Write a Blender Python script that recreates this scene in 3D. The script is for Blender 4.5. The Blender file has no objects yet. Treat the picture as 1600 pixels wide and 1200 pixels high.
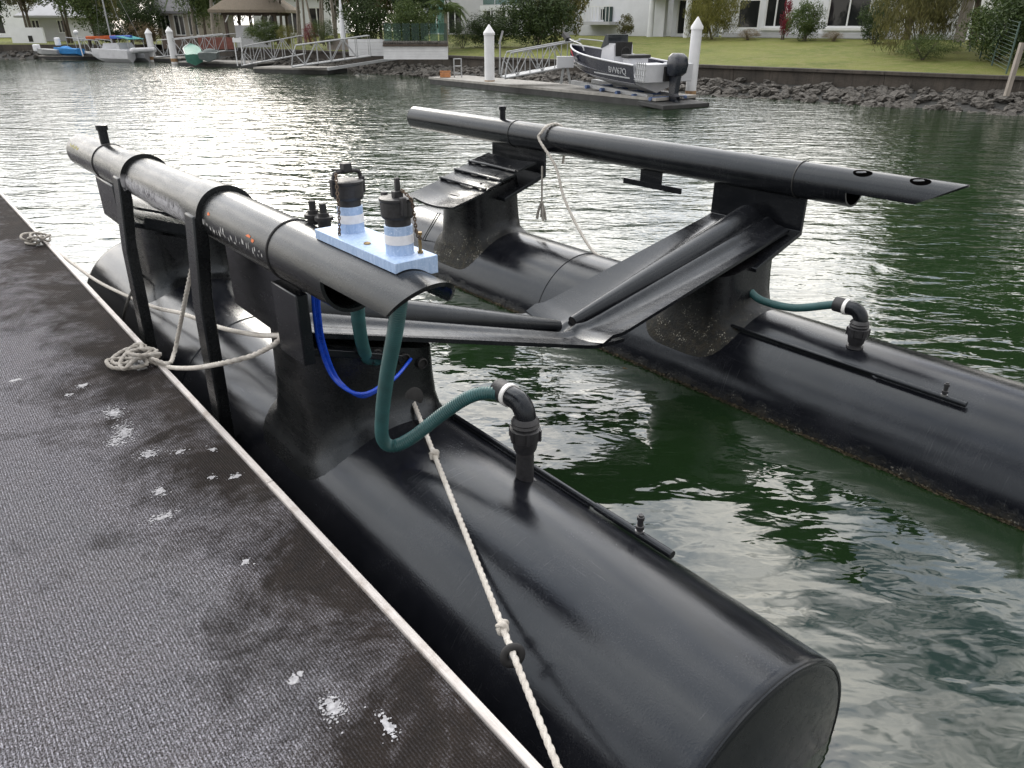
import bpy, math, random
from math import sin, cos, pi, radians, sqrt, atan2
from mathutils import Vector, Matrix, Euler
random.seed(7)
scene = bpy.context.scene
COL = scene.collection

# ------------------------------------------------------------------ camera
TH = radians(26.0); FOC = 1150.0; EYE = 2.2
cam_d = bpy.data.cameras.new('camera'); cam = bpy.data.objects.new('camera', cam_d); COL.objects.link(cam)
cam.location = (0, 0, EYE); cam.rotation_euler = (pi/2 - TH, 0, 0)
cam_d.sensor_width = 36; cam_d.lens = 36*FOC/1600; cam_d.clip_end = 2000; cam_d.clip_start = 0.05
scene.camera = cam

# ------------------------------------------------------------------ sky and sun (thin broken cloud, low sun ahead and to the left)
SUN_EL, SUN_AZ = radians(24), radians(-20)      # azimuth from +Y towards +X
world = bpy.data.worlds.new('World'); scene.world = world; world.use_nodes = True
nt = world.node_tree; N = nt.nodes; L = nt.links
for n in list(N): N.remove(n)
def wn(t, **k):
    n = N.new(t)
    for a_, v in k.items(): setattr(n, a_, v)
    return n
sky = wn('ShaderNodeTexSky', sky_type='NISHITA', sun_disc=False)
sky.sun_elevation = SUN_EL; sky.sun_rotation = SUN_AZ; sky.dust_density = 2.5; sky.air_density = 1.0
tc = wn('ShaderNodeTexCoord'); sep = wn('ShaderNodeSeparateXYZ'); L.new(tc.outputs['Generated'], sep.inputs[0])
ab = wn('ShaderNodeMath', operation='ABSOLUTE'); L.new(sep.outputs[2], ab.inputs[0])
zz = wn('ShaderNodeMath', operation='ADD'); zz.inputs[1].default_value = 0.22; L.new(ab.outputs[0], zz.inputs[0])
dv = []
for i in range(2):
    m = wn('ShaderNodeMath', operation='DIVIDE'); L.new(sep.outputs[i], m.inputs[0]); L.new(zz.outputs[0], m.inputs[1]); dv.append(m)
cb = wn('ShaderNodeCombineXYZ'); L.new(dv[0].outputs[0], cb.inputs[0]); L.new(dv[1].outputs[0], cb.inputs[1])
n1 = wn('ShaderNodeTexNoise'); n1.inputs['Scale'].default_value = 1.9; n1.inputs['Detail'].default_value = 7; n1.inputs['Roughness'].default_value = .56; n1.inputs['Distortion'].default_value = .4
n2 = wn('ShaderNodeTexNoise'); n2.inputs['Scale'].default_value = 3.4; n2.inputs['Detail'].default_value = 6; n2.inputs['Roughness'].default_value = .55
L.new(cb.outputs[0], n1.inputs[0]); L.new(cb.outputs[0], n2.inputs[0])
cover = wn('ShaderNodeMapRange'); cover.inputs[1].default_value = .34; cover.inputs[2].default_value = .43; L.new(n1.outputs[0], cover.inputs[0])
shade = wn('ShaderNodeMapRange'); shade.inputs[1].default_value = .34; shade.inputs[2].default_value = .66; L.new(n2.outputs[0], shade.inputs[0])
ccol = wn('ShaderNodeMix', data_type='RGBA'); L.new(shade.outputs[0], ccol.inputs[0])
ccol.inputs[6].default_value = (.46, .53, .66, 1); ccol.inputs[7].default_value = (2.0, 1.9, 1.76, 1)
skys = wn('ShaderNodeMix', data_type='RGBA', blend_type='MULTIPLY'); skys.inputs[0].default_value = 1; skys.inputs[7].default_value = (.055, .055, .055, 1)
L.new(sky.outputs[0], skys.inputs[6])
mx0 = wn('ShaderNodeMix', data_type='RGBA'); L.new(cover.outputs[0], mx0.inputs[0]); L.new(skys.outputs[2], mx0.inputs[6]); L.new(ccol.outputs[2], mx0.inputs[7])
# pale haze towards the horizon
hz = wn('ShaderNodeMapRange'); hz.inputs[1].default_value = 0; hz.inputs[2].default_value = .3; hz.inputs[3].default_value = .9; hz.inputs[4].default_value = 0; L.new(ab.outputs[0], hz.inputs[0])
mx = wn('ShaderNodeMix', data_type='RGBA'); L.new(hz.outputs[0], mx.inputs[0]); L.new(mx0.outputs[2], mx.inputs[6]); mx.inputs[7].default_value = (.92, .86, .77, 1)
# thin cloud glows towards the sun and dims away from it
sdir = wn('ShaderNodeVectorMath', operation='DOT_PRODUCT'); L.new(tc.outputs['Generated'], sdir.inputs[0]); sdir.inputs[1].default_value = (sin(SUN_AZ)*cos(SUN_EL), cos(SUN_AZ)*cos(SUN_EL), sin(SUN_EL))
t01 = wn('ShaderNodeMapRange'); t01.inputs[1].default_value = -.4; t01.inputs[2].default_value = 1; L.new(sdir.outputs['Value'], t01.inputs[0])
tp = wn('ShaderNodeMath', operation='POWER'); tp.inputs[1].default_value = 1.5; L.new(t01.outputs[0], tp.inputs[0])
lift_ = wn('ShaderNodeMapRange'); lift_.inputs[3].default_value = .6; lift_.inputs[4].default_value = 1.95; L.new(tp.outputs[0], lift_.inputs[0])
bg = wn('ShaderNodeBackground'); L.new(lift_.outputs[0], bg.inputs[1]); L.new(mx.outputs[2], bg.inputs[0])
wo = wn('ShaderNodeOutputWorld'); L.new(bg.outputs[0], wo.inputs[0])

sun_d = bpy.data.lights.new('sun', 'SUN'); sun = bpy.data.objects.new('sun', sun_d); COL.objects.link(sun)
sun_d.energy = .6; sun_d.angle = radians(14); sun_d.color = (1, .93, .82)
sv = Vector((sin(SUN_AZ)*cos(SUN_EL), cos(SUN_AZ)*cos(SUN_EL), sin(SUN_EL)))
sun.rotation_euler = sv.to_track_quat('Z', 'Y').to_euler()

scene.view_settings.view_transform = 'Standard'; scene.view_settings.look = 'None'
scene.view_settings.exposure = 0.68; scene.view_settings.gamma = 1
scene.render.engine = 'CYCLES'

# ------------------------------------------------------------------ frames
# quay frame: x = across (away from the dock we stand on), y = along the dock edge, z up; origin under the camera
FQ = Matrix.Rotation(atan2(.632, .775), 4, 'Z')
# bank frame: x = along the far bank (to the right), y = inland
FB = Matrix.Translation((13.9, 21.16, 0)) @ Matrix.Rotation(atan2(-.676, .737), 4, 'Z')
FW = Matrix.Identity(4)
def ray(px, py):
    u = (px-800)/FOC; v = -(py-600)/FOC
    return Vector((u, cos(TH)+v*sin(TH), -sin(TH)+v*cos(TH)))
def atY(px, py, Y):                       # world point at depth Y
    r = ray(px, py); return Vector((0, 0, EYE)) + r*(Y/r.y)
def bank(px, o, z=0.0):                   # bank-frame point at inland offset o, found by its bearing
    u = (px-800)/FOC
    # bearing depends weakly on z: iterate
    inv = FB.inverted(); Y = 30.0
    A = FB @ Vector((0, o, 0)); D = (FB.to_3x3() @ Vector((1, 0, 0)))
    # X/(Y cosTH - (z-EYE) sinTH) = u
    k = u*cos(TH); c0 = -u*(z-EYE)*sin(TH)
    t = (k*A.y + c0 - A.x)/(D.x - k*D.y)
    return Vector((t, o, z))
def bank_z(px, py, o):                    # same, height from the picture row
    z = 1.0
    for _ in range(8):
        p = bank(px, o, z); w = FB @ p; r = ray(px, py); z = EYE + r.z*w.y/r.y
    return Vector((p.x, o, z))

# ------------------------------------------------------------------ mesh helpers
ORG = {}
def vec(p): return Vector(p)
def catmull(pts, step):
    pts = [Vector(p) for p in pts]; out = []
    for i in range(len(pts)-1):
        p0 = pts[max(i-1, 0)]; p1 = pts[i]; p2 = pts[i+1]; p3 = pts[min(i+2, len(pts)-1)]
        n = max(2, int((p2-p1).length/step))
        for k in range(n):
            t = k/n
            out.append(.5*((2*p1)+(p2-p0)*t+(2*p0-5*p1+4*p2-p3)*t*t+(3*p1-p0-3*p2+p3)*t**3))
    out.append(pts[-1]); return out
class MB:
    def __init__(s): s.v = []; s.f = []
    def add(s, vs, fs):
        o = len(s.v); s.v += [Vector(p) for p in vs]; s.f += [tuple(i+o for i in f) for f in fs]; return s
    def box(s, c, d, rot=None):
        c = Vector(c); h = Vector(d)/2; vs = []
        for z in (-1, 1):
            for y in (-1, 1):
                for x in (-1, 1):
                    p = Vector((x*h.x, y*h.y, z*h.z))
                    if rot is not None: p = rot @ p
                    vs.append(c+p)
        return s.add(vs, [(0,2,3,1),(4,5,7,6),(0,1,5,4),(2,6,7,3),(0,4,6,2),(1,3,7,5)])
    def bar(s, a, b, w, h, up=(0,0,1)):
        a = Vector(a); b = Vector(b); d = (b-a); ln = d.length; d = d/ln if ln else Vector((1,0,0))
        x = d.cross(Vector(up))
        if x.length < 1e-4: x = d.cross(Vector((1,0,0)))
        x.normalize(); z = x.cross(d)
        R = Matrix((x, d, z)).transposed()
        return s.box((a+b)/2, (w, ln, h), R)
    def loft(s, rings, cap0=True, cap1=True, closed=True):
        n = len(rings[0]); vs = [p for r in rings for p in r]; fs = []
        for i in range(len(rings)-1):
            for j in range(n if closed else n-1):
                k = (j+1) % n
                fs.append((i*n+j, i*n+k, (i+1)*n+k, (i+1)*n+j))
        if cap0: fs.append(tuple(range(n-1, -1, -1)))
        if cap1: fs.append(tuple((len(rings)-1)*n+j for j in range(n)))
        return s.add(vs, fs)
    def tube(s, pts, r, n=12, cap=True, prof=None, twist=0.0):
        pts = [Vector(p) for p in pts]; m = len(pts)
        t = [(pts[min(i+1, m-1)]-pts[max(i-1, 0)]).normalized() for i in range(m)]
        u = t[0].cross(Vector((0,0,1)))
        if u.length < 1e-3: u = t[0].cross(Vector((1,0,0)))
        u.normalize(); rings = []; dist = 0
        for i in range(m):
            u = (u - t[i]*u.dot(t[i])); u.normalize(); w = t[i].cross(u)
            if i: dist += (pts[i]-pts[i-1]).length
            rr = r[i] if isinstance(r, (list, tuple)) else r
            ring = []
            for j in range(n):
                a = 2*pi*j/n; k = rr*(prof(a-dist*twist) if prof else 1)
                ring.append(pts[i]+u*cos(a)*k+w*sin(a)*k)
            rings.append(ring)
        return s.loft(rings, cap, cap)
    def lathe(s, o, ax, prof, n=24, cap=True):       # prof: (distance along ax, radius)
        o = Vector(o); ax = Vector(ax).normalized(); u = ax.cross(Vector((0,0,1)))
        if u.length < 1e-3: u = Vector((1,0,0))
        u.normalize(); w = ax.cross(u)
        return s.loft([[o+ax*d+(u*cos(2*pi*j/n)+w*sin(2*pi*j/n))*r for j in range(n)] for d, r in prof], cap, cap)
    def sheet(s, grid, th):                          # grid of points -> closed slab of thickness th downwards
        a, b = len(grid), len(grid[0]); vs = [Vector(p) for r in grid for p in r]; o = a*b
        nv = vs + [p-Vector((0,0,th)) for p in vs]; fs = []
        for i in range(a-1):
            for j in range(b-1):
                q = (i*b+j, i*b+j+1, (i+1)*b+j+1, (i+1)*b+j)
                fs.append(q); fs.append(tuple(k+o for k in reversed(q)))
        rim = [j for j in range(b)]+[i*b+b-1 for i in range(1, a)]+[(a-1)*b+j for j in range(b-2, -1, -1)]+[i*b for i in range(a-2, 0, -1)]
        for i in range(len(rim)):
            p, q = rim[i], rim[(i+1) % len(rim)]; fs.append((q, p, p+o, q+o))
        return s.add(nv, fs)
    def prism(s, poly, ext):                         # poly list of points, ext vector
        n = len(poly); poly = [Vector(p) for p in poly]; e = Vector(ext)
        return s.add(poly+[p+e for p in poly], [tuple(range(n-1, -1, -1)), tuple(range(n, 2*n))]+[(i, (i+1) % n, (i+1) % n+n, i+n) for i in range(n)])
    def mesh(s, name, off=Vector((0,0,0)), ang=35):
        me = bpy.data.meshes.new(name); me.from_pydata([p-off for p in s.v], [], s.f); me.update()
        if ang:
            for p in me.polygons: p.use_smooth = True
            me.set_sharp_from_angle(angle=radians(ang))
        return me
    def build(s, name, m, parent, ang=35, bevel=0):
        off = ORG[parent.name]
        o = bpy.data.objects.new(name, s.mesh(name, off, ang)); COL.objects.link(o)
        o.data.materials.append(m); o.parent = parent; ORG[o.name] = off
        if bevel: bev(o, bevel)
        return o
    def top(s, name, m, label, cat, frame=FW, org=(0,0,0), group=None, kind=None, ang=35, bevel=0):
        org = Vector(org); o = bpy.data.objects.new(name, s.mesh(name, org, ang)); COL.objects.link(o)
        o.matrix_world = frame @ Matrix.Translation(org); ORG[o.name] = org
        if m: o.data.materials.append(m)
        tag(o, label, cat, group, kind)
        if bevel: bev(o, bevel)
        return o
def bev(o, w):
    b = o.modifiers.new('bevel', 'BEVEL'); b.width = w; b.segments = 2; b.limit_method = 'ANGLE'; b.angle_limit = radians(40); b.harden_normals = False
def tag(o, label=None, cat=None, group=None, kind=None):
    if label: o['label'] = label
    if cat: o['category'] = cat
    if group: o['group'] = group
    if kind: o['kind'] = kind
    return o
def thing(name, label, cat, frame=FW, org=(0,0,0), group=None):
    o = bpy.data.objects.new(name, None); COL.objects.link(o); o.empty_display_size = .2
    o.matrix_world = frame @ Matrix.Translation(Vector(org)); ORG[o.name] = Vector(org)
    return tag(o, label, cat, group)

# ------------------------------------------------------------------ materials
def newmat(name):
    m = bpy.data.materials.new(name); m.use_nodes = True
    return m, m.node_tree.nodes, m.node_tree.links, m.node_tree.nodes['Principled BSDF']
def noise(n, l, vec_, scale, detail=4, rough=.55, dist=0):
    t = n.new('ShaderNodeTexNoise'); t.inputs['Scale'].default_value = scale; t.inputs['Detail'].default_value = detail
    t.inputs['Roughness'].default_value = rough; t.inputs['Distortion'].default_value = dist
    if vec_ is not None: l.new(vec_, t.inputs['Vector'])
    return t.outputs[0]
def mapv(n, l, src, scale=(1,1,1), rot=(0,0,0)):
    m = n.new('ShaderNodeMapping'); m.inputs['Scale'].default_value = scale; m.inputs['Rotation'].default_value = rot
    l.new(src, m.inputs[0]); return m.outputs[0]
def rng(n, l, src, a, b, c=0, d=1):
    m = n.new('ShaderNodeMapRange'); l.new(src, m.inputs[0])
    for i, v in enumerate((a, b, c, d)): m.inputs[i+1].default_value = v
    return m.outputs[0]
def mth(n, l, op, a, b=None):
    m = n.new('ShaderNodeMath'); m.operation = op
    for i, x in enumerate((a, b)):
        if x is None: continue
        if isinstance(x, (int, float)): m.inputs[i].default_value = x
        else: l.new(x, m.inputs[i])
    return m.outputs[0]
def mix(n, l, fac, a, b):
    m = n.new('ShaderNodeMix'); m.data_type = 'RGBA'
    if isinstance(fac, (int, float)): m.inputs[0].default_value = fac
    else: l.new(fac, m.inputs[0])
    for i, x in ((6, a), (7, b)):
        if isinstance(x, tuple): m.inputs[i].default_value = (*x, 1) if len(x) == 3 else x
        else: l.new(x, m.inputs[i])
    return m.outputs[2]
def bump(n, l, h, dist, strength=1, prev=None):
    b = n.new('ShaderNodeBump'); b.inputs['Distance'].default_value = dist; b.inputs['Strength'].default_value = strength
    l.new(h, b.inputs['Height'])
    if prev is not None: l.new(prev, b.inputs['Normal'])
    return b.outputs[0]
def coord(n, kind='Object'): return n.new('ShaderNodeTexCoord').outputs[kind]
def simple(name, col, rough=.6, metal=0, var=.25, scale=6, bmp=0, bscale=40, spec=.5, col2=None, stretch=(1,1,1)):
    m, n, l, p = newmat(name)
    v = mapv(n, l, coord(n), stretch)
    c2 = col2 or tuple(c*(1-var) for c in col); c1 = col if col2 else tuple(min(1, c*(1+var*.5)) for c in col)
    l.new(mix(n, l, rng(n, l, noise(n, l, v, scale, 6, .6), .3, .7), c2, c1), p.inputs['Base Color'])
    l.new(rng(n, l, noise(n, l, v, scale*2.3, 3), .3, .7, max(0, rough-.08), min(1, rough+.08)), p.inputs['Roughness'])
    p.inputs['Metallic'].default_value = metal; p.inputs['Specular IOR Level'].default_value = spec
    if bmp: l.new(bump(n, l, noise(n, l, v, bscale, 4), bmp), p.inputs['Normal'])
    return m
M = {}
def hdpe(name, base, rough, grime=0.0, band=None):
    m, n, l, p = newmat(name); v = coord(n)
    long_ = mapv(n, l, v, (9, 1.2, 9))
    streak = noise(n, l, long_, 3, 6, .6)
    spot = noise(n, l, v, 160, 2, .7)
    blot = noise(n, l, v, 3.5, 7, .62)
    dust = mth(n, l, 'MULTIPLY', rng(n, l, spot, .54, .72), rng(n, l, blot, .45, .7))
    c = mix(n, l, rng(n, l, blot, .35, .75), base, tuple(x*1.7+.004 for x in base))
    c = mix(n, l, mth(n, l, 'MULTIPLY', dust, .14+grime), c, (.16, .155, .145))
    # long scuffs rubbed along the plastic
    sc = noise(n, l, mapv(n, l, v, (60, 2.2, 60)), 2.2, 5, .7)
    scm = mth(n, l, 'MULTIPLY', rng(n, l, sc, .62, .74), rng(n, l, noise(n, l, v, 1.6, 3), .52, .66))
    c = mix(n, l, mth(n, l, 'MULTIPLY', scm, .34+grime), c, (.2, .2, .2))
    # fine rub marks round the girth, in patches
    sc2 = noise(n, l, mapv(n, l, v, (4, 95, 4)), 1.5, 6, .75)
    scn = mth(n, l, 'MULTIPLY', rng(n, l, sc2, .56, .68), rng(n, l, noise(n, l, v, 2.3, 4, .65), .53, .64))
    c = mix(n, l, mth(n, l, 'MULTIPLY', scn, .10), c, (.3, .3, .31))
    r = mth(n, l, 'ADD', rng(n, l, streak, .3, .7, rough-.07, rough+.10), mth(n, l, 'MULTIPLY', dust, .22))
    if band:                                        # growth around the waterline
        sp = n.new('ShaderNodeSeparateXYZ'); l.new(v, sp.inputs[0])
        wob = mth(n, l, 'ADD', sp.outputs[2], mth(n, l, 'MULTIPLY', mth(n, l, 'SUBTRACT', noise(n, l, v, 7, 6, .7), .5), .22))
        g = rng(n, l, wob, band[0], band[1], 1, 0)
        vo = n.new('ShaderNodeTexVoronoi'); vo.inputs['Scale'].default_value = 75; l.new(v, vo.inputs['Vector'])
        barn = mth(n, l, 'MULTIPLY', rng(n, l, vo.outputs['Distance'], .2, .42, 1, 0), rng(n, l, noise(n, l, v, 13, 4, .7), .52, .64))
        gc = mix(n, l, rng(n, l, noise(n, l, v, 22, 5, .7), .45, .72), (.010, .009, .006), (.04, .031, .016))
        gc = mix(n, l, barn, gc, (.42, .40, .34))
        c = mix(n, l, g, c, gc); r = mth(n, l, 'ADD', r, mth(n, l, 'MULTIPLY', g, .4))
    l.new(c, p.inputs['Base Color']); l.new(r, p.inputs['Roughness']); p.inputs['Specular IOR Level'].default_value = .34; p.inputs['Specular Tint'].default_value = (.84, .92, 1, 1)
    nb = bump(n, l, noise(n, l, mapv(n, l, v, (1, .35, 1)), 5, 3), .004, .5)
    nb = bump(n, l, spot, .0006, .8, nb)
    if band: nb = bump(n, l, mth(n, l, 'MULTIPLY', g, noise(n, l, v, 60, 4, .7)), .008, 1, nb)
    l.new(nb, p.inputs['Normal'])
    return m
M['hdpe'] = hdpe('black plastic', (.004, .0045, .006), .2)
M['hdpe_pont'] = hdpe('black plastic pontoon', (.004, .0045, .0065), .15, -.02, (-.04, .07))
M['hdpe_ped'] = hdpe('black plastic pedestal', (.005, .005, .006), .26, .0, (.3, .56))
M['hdpe_dirty'] = hdpe('scuffed black plastic', (.005, .0055, .006), .25, .06)
M['void'] = simple('unlit hole', (.0015, .0015, .0015), 1, spec=0)
M['rubber'] = simple('matt black rubber', (.014, .014, .015), .6, var=.4, scale=30)
M['fitting'] = simple('dark grey fitting', (.02, .02, .023), .5, var=.5, scale=60, bmp=.001, bscale=90)
# left guide pipe: rubbed white patches, yellow and orange paint marks
def scuffed_pipe():
    m = hdpe('scuffed guide pipe', (.006, .0065, .007), .24, .06); n = m.node_tree.nodes; l = m.node_tree.links; p = n['Principled BSDF']
    old = p.inputs['Base Color'].links[0].from_socket; v = coord(n)
    sp = n.new('ShaderNodeSeparateXYZ'); l.new(v, sp.inputs[0])
    def window(sock, a, b, e):
        return mth(n, l, 'MULTIPLY', rng(n, l, sock, a, a+e), rng(n, l, sock, b-e, b, 1, 0))
    y, z, x = sp.outputs[1], sp.outputs[2], sp.outputs[0]
    rub = noise(n, l, mapv(n, l, v, (14, 26, 14)), 1.6, 7, .7)
    zone = mth(n, l, 'MULTIPLY', window(y, .0, 1.22, .12), window(z, 1.31, 1.455, .035))
    w = mth(n, l, 'MULTIPLY', zone, rng(n, l, rub, .40, .50))
    c = mix(n, l, w, old, (.5, .5, .52))
    nick = noise(n, l, mapv(n, l, v, (20, 60, 8)), 2, 5, .7)
    zone2 = mth(n, l, 'MULTIPLY', window(y, -.86, -.15, .03), window(z, 1.33, 1.47, .04))
    c = mix(n, l, mth(n, l, 'MULTIPLY', zone2, rng(n, l, nick, .63, .68)), c, (.6, .6, .58))
    return m, n, l, p, c, v
m_, n_, l_, p_, c_, v_ = scuffed_pipe(); l_.new(c_, p_.inputs['Base Color']); M['pipe_scuff'] = m_
M['yellow_paint'] = simple('yellow paint', (.5, .45, .03), .6, var=.5, scale=50)
M['orange_paint'] = simple('orange paint', (.7, .17, .05), .6)
M['white_scratch'] = simple('pale scratch', (.55, .55, .54), .7)
def blue_paint():
    m, n, l, p = newmat('streaky blue plastic'); v = coord(n)
    a = noise(n, l, mapv(n, l, v, (30, 30, 5)), 3, 6, .65); b = noise(n, l, v, 140, 3, .7)
    c = mix(n, l, rng(n, l, a, .35, .68), (.27, .39, .60), (.42, .54, .74))
    c = mix(n, l, rng(n, l, b, .58, .72), c, (.6, .7, .85))
    l.new(c, p.inputs['Base Color']); p.inputs['Roughness'].default_value = .5
    l.new(bump(n, l, b, .0005), p.inputs['Normal']); return m
M['blue'] = blue_paint()
M['white_tape'] = simple('white tape', (.72, .72, .74), .5, var=.12, scale=50)
M['blue_tube'] = simple('blue air line', (.008, .06, .50), .28, var=.2, scale=20)
M['hose'] = simple('green ribbed hose', (.026, .10, .105), .4, var=.3, scale=12, col2=(.018, .065, .066))
M['white_plastic'] = simple('white plastic band', (.75, .75, .74), .45, var=.1)
M['brass'] = simple('tarnished brass', (.28, .20, .10), .45, 1, .4, 60)
M['chain'] = simple('rusty chain', (.16, .12, .09), .5, .8, .5, 80)
M['galv'] = simple('dull metal', (.30, .30, .31), .45, .9, .3, 40)
def rope_mat(name, c1, c2):
    m, n, l, p = newmat(name); v = coord(n)
    c = mix(n, l, rng(n, l, noise(n, l, v, 18, 5, .7), .35, .7), c2, c1)
    c = mix(n, l, rng(n, l, noise(n, l, v, 400, 2, .7), .5, .75), c, tuple(x*.6 for x in c2))
    l.new(c, p.inputs['Base Color']); p.inputs['Roughness'].default_value = .85
    l.new(bump(n, l, noise(n, l, v, 500, 2), .0015), p.inputs['Normal']); return m
M['rope'] = rope_mat('white rope', (.62, .60, .56), (.42, .39, .35))
M['rope_grey'] = rope_mat('weathered rope', (.46, .44, .41), (.26, .24, .21))
M['rope_dark'] = rope_mat('dark rope', (.06, .058, .055), (.025, .024, .022))
def carpet():
    m, n, l, p = newmat('ribbed marine carpet'); v = coord(n)
    sp = n.new('ShaderNodeSeparateXYZ'); l.new(v, sp.inputs[0])
    wig = mth(n, l, 'MULTIPLY', mth(n, l, 'SUBTRACT', noise(n, l, v, 4, 3), .5), .004)
    rib = mth(n, l, 'SINE', mth(n, l, 'MULTIPLY', mth(n, l, 'ADD', sp.outputs[0], wig), 2*pi/.0098))
    rib01 = rng(n, l, rib, -1, 1)
    fuzz = noise(n, l, mapv(n, l, v, (1, .55, 1)), 270, 4, .8); fz2 = noise(n, l, mapv(n, l, v, (50, 26, 1)), 2, 4, .75)
    big = noise(n, l, v, 1.5, 12, .74, .6); mid = noise(n, l, v, 4.6, 10, .76, .6)
    # grey lichen film grows away from the wet brown strip beside the edge
    edge = rng(n, l, sp.outputs[0], -.2, .72, .17, -.13)
    wear = mth(n, l, 'ADD', mth(n, l, 'ADD', mth(n, l, 'MULTIPLY', big, .72), mth(n, l, 'MULTIPLY', mid, .46)), edge)
    wearm = rng(n, l, wear, .47, .64)
    grain = mth(n, l, 'MULTIPLY', rng(n, l, fuzz, .42, .62), rng(n, l, fz2, .36, .62, .3, 1))
    film = mth(n, l, 'MULTIPLY', mth(n, l, 'ADD', wearm, .10), grain)
    ribv = rng(n, l, rib01, .1, .75, .82, 0)                 # grooves stay dark except where the film is thick
    film = mth(n, l, 'MULTIPLY', film, mth(n, l, 'SUBTRACT', 1, mth(n, l, 'MULTIPLY', ribv, rng(n, l, wearm, 0, 1, 1, .66))))
    lint = noise(n, l, mapv(n, l, v, (12, 3, 1), (0, 0, .7)), 9, 6, .8, 3.0)
    film = mth(n, l, 'ADD', film, mth(n, l, 'MULTIPLY', mth(n, l, 'MULTIPLY', rng(n, l, lint, .60, .66), wearm), .22))
    dark = mix(n, l, rng(n, l, mid, .4, .65), (.012, .0095, .008), (.024, .018, .014))
    c = mix(n, l, film, dark, (.52, .52, .59))
    moss = mth(n, l, 'MULTIPLY', rng(n, l, noise(n, l, v, 2.7, 5, .7), .68, .74), grain)
    c = mix(n, l, mth(n, l, 'MULTIPLY', moss, .5), c, (.06, .08, .02))
    l.new(c, p.inputs['Base Color']); p.inputs['Roughness'].default_value = .95; p.inputs['Specular IOR Level'].default_value = .12
    nb = bump(n, l, rib01, .005, .7); nb = bump(n, l, fuzz, .003, .8, nb)
    l.new(nb, p.inputs['Normal']); return m
M['carpet'] = carpet()
def trim():
    m, n, l, p = newmat('weathered pale edge strip'); v = coord(n)
    g = noise(n, l, mapv(n, l, v, (90, 3, 90)), 2, 6, .7); s_ = noise(n, l, v, 9, 6, .7)
    c = mix(n, l, rng(n, l, g, .35, .7), (.42, .39, .37), (.60, .575, .56))
    c = mix(n, l, mth(n, l, 'MULTIPLY', rng(n, l, s_, .52, .68), .7), c, (.30, .26, .23))
    l.new(c, p.inputs['Base Color']); p.inputs['Roughness'].default_value = .65
    l.new(bump(n, l, g, .002), p.inputs['Normal']); return m
M['trim'] = trim()
M['dropping'] = simple('bird droppings', (.36, .36, .38), .9, var=.5, scale=60)
def water():
    m, n, l, p = newmat('canal water'); v = coord(n)
    p.inputs['IOR'].default_value = 2.2; p.inputs['Roughness'].default_value = .03
    l.new(mix(n, l, rng(n, l, noise(n, l, v, .7, 4), .35, .65), (.010, .024, .009), (.013, .030, .011)), p.inputs['Base Color'])
    rot = mapv(n, l, v, (.55, 1.25, 1), (0, 0, radians(20)))
    a = noise(n, l, rot, 1.5, 2, .5, .5); b = noise(n, l, rot, 4.6, 2, .5, .6); c = noise(n, l, mapv(n, l, v, (.7, 1.2, 1), (0, 0, radians(-15))), 11, 2, .5, .4)
    g = noise(n, l, v, .16, 2)                       # breezy and calm patches
    gm = rng(n, l, g, .35, .65, .45, 1)
    sp = n.new('ShaderNodeSeparateXYZ'); l.new(v, sp.inputs[0]); lee = rng(n, l, sp.outputs[1], 3, 14, .30, 1.7)      # sheltered beside the dock, breezier out in the canal
    gm = mth(n, l, 'MULTIPLY', gm, lee)
    lee2 = rng(n, l, sp.outputs[1], 3, 14, .30, .62)
    nb = bump(n, l, mth(n, l, 'MULTIPLY', a, lee2), .085, 1); nb = bump(n, l, mth(n, l, 'MULTIPLY', b, lee), .017, 1, nb)
    nb = bump(n, l, mth(n, l, 'MULTIPLY', c, gm), .0075, 1, nb)
    l.new(nb, p.inputs['Normal'])
    # a little of what lies just below shows through, stained green
    t = n.new('ShaderNodeBsdfTransparent'); t.inputs[0].default_value = (.30, .36, .13, 1)
    fr = n.new('ShaderNodeFresnel'); fr.inputs[0].default_value = 1.6; l.new(nb, fr.inputs[1])
    ms = n.new('ShaderNodeMixShader'); l.new(mth(n, l, 'MULTIPLY', mth(n, l, 'SUBTRACT', 1, mth(n, l, 'MINIMUM', mth(n, l, 'MULTIPLY', fr.outputs[0], 3.2), 1)), .5), ms.inputs[0])
    l.new(p.outputs[0], ms.inputs[1]); l.new(t.outputs[0], ms.inputs[2]); l.new(ms.outputs[0], n['Material Output'].inputs[0]); return m
M['water'] = water()
# ================================================================== setting: water
w = MB(); w.add([(-400,-300,0),(400,-300,0),(400,120,0),(-400,120,0)], [(0,1,2,3)])
sb = MB(); sb.add([(-400,-300,-2.6),(400,-300,-2.6),(400,120,-2.6),(-400,120,-2.6)], [(0,1,2,3)])
sb.top('canal_bed', simple('canal mud', (.03, .05, .02), .9, var=.4, scale=1), 'dark green muddy canal bed', None, kind='structure', ang=0)
w.top('water', M['water'], 'green canal water with silvery ripples', None, kind='structure', ang=0)

def qL(px, py, l):                        # quay-frame point on the plane x = l
    inv = FQ.inverted().to_3x3(); r = inv @ ray(px, py); return Vector((0, 0, EYE)) + r*(l/r.x)
def qS(px, py, s):
    inv = FQ.inverted().to_3x3(); r = inv @ ray(px, py); return Vector((0, 0, EYE)) + r*(s/r.y)
def qZ(px, py, z):
    inv = FQ.inverted().to_3x3(); r = inv @ ray(px, py); return Vector((0, 0, EYE)) + r*((z-EYE)/r.z)

# ================================================================== the dock we stand on
DZ = .5
dock = thing('floating_dock', 'floating dock covered in ribbed dark carpet with pale edge strip and bird droppings', 'dock', FQ, (0, 4, 0))
c = MB(); c.box((-.698, 6, DZ-.02), (3.032, 19, .04)); c.build('deck_carpet', M['carpet'], dock, 0)
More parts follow.
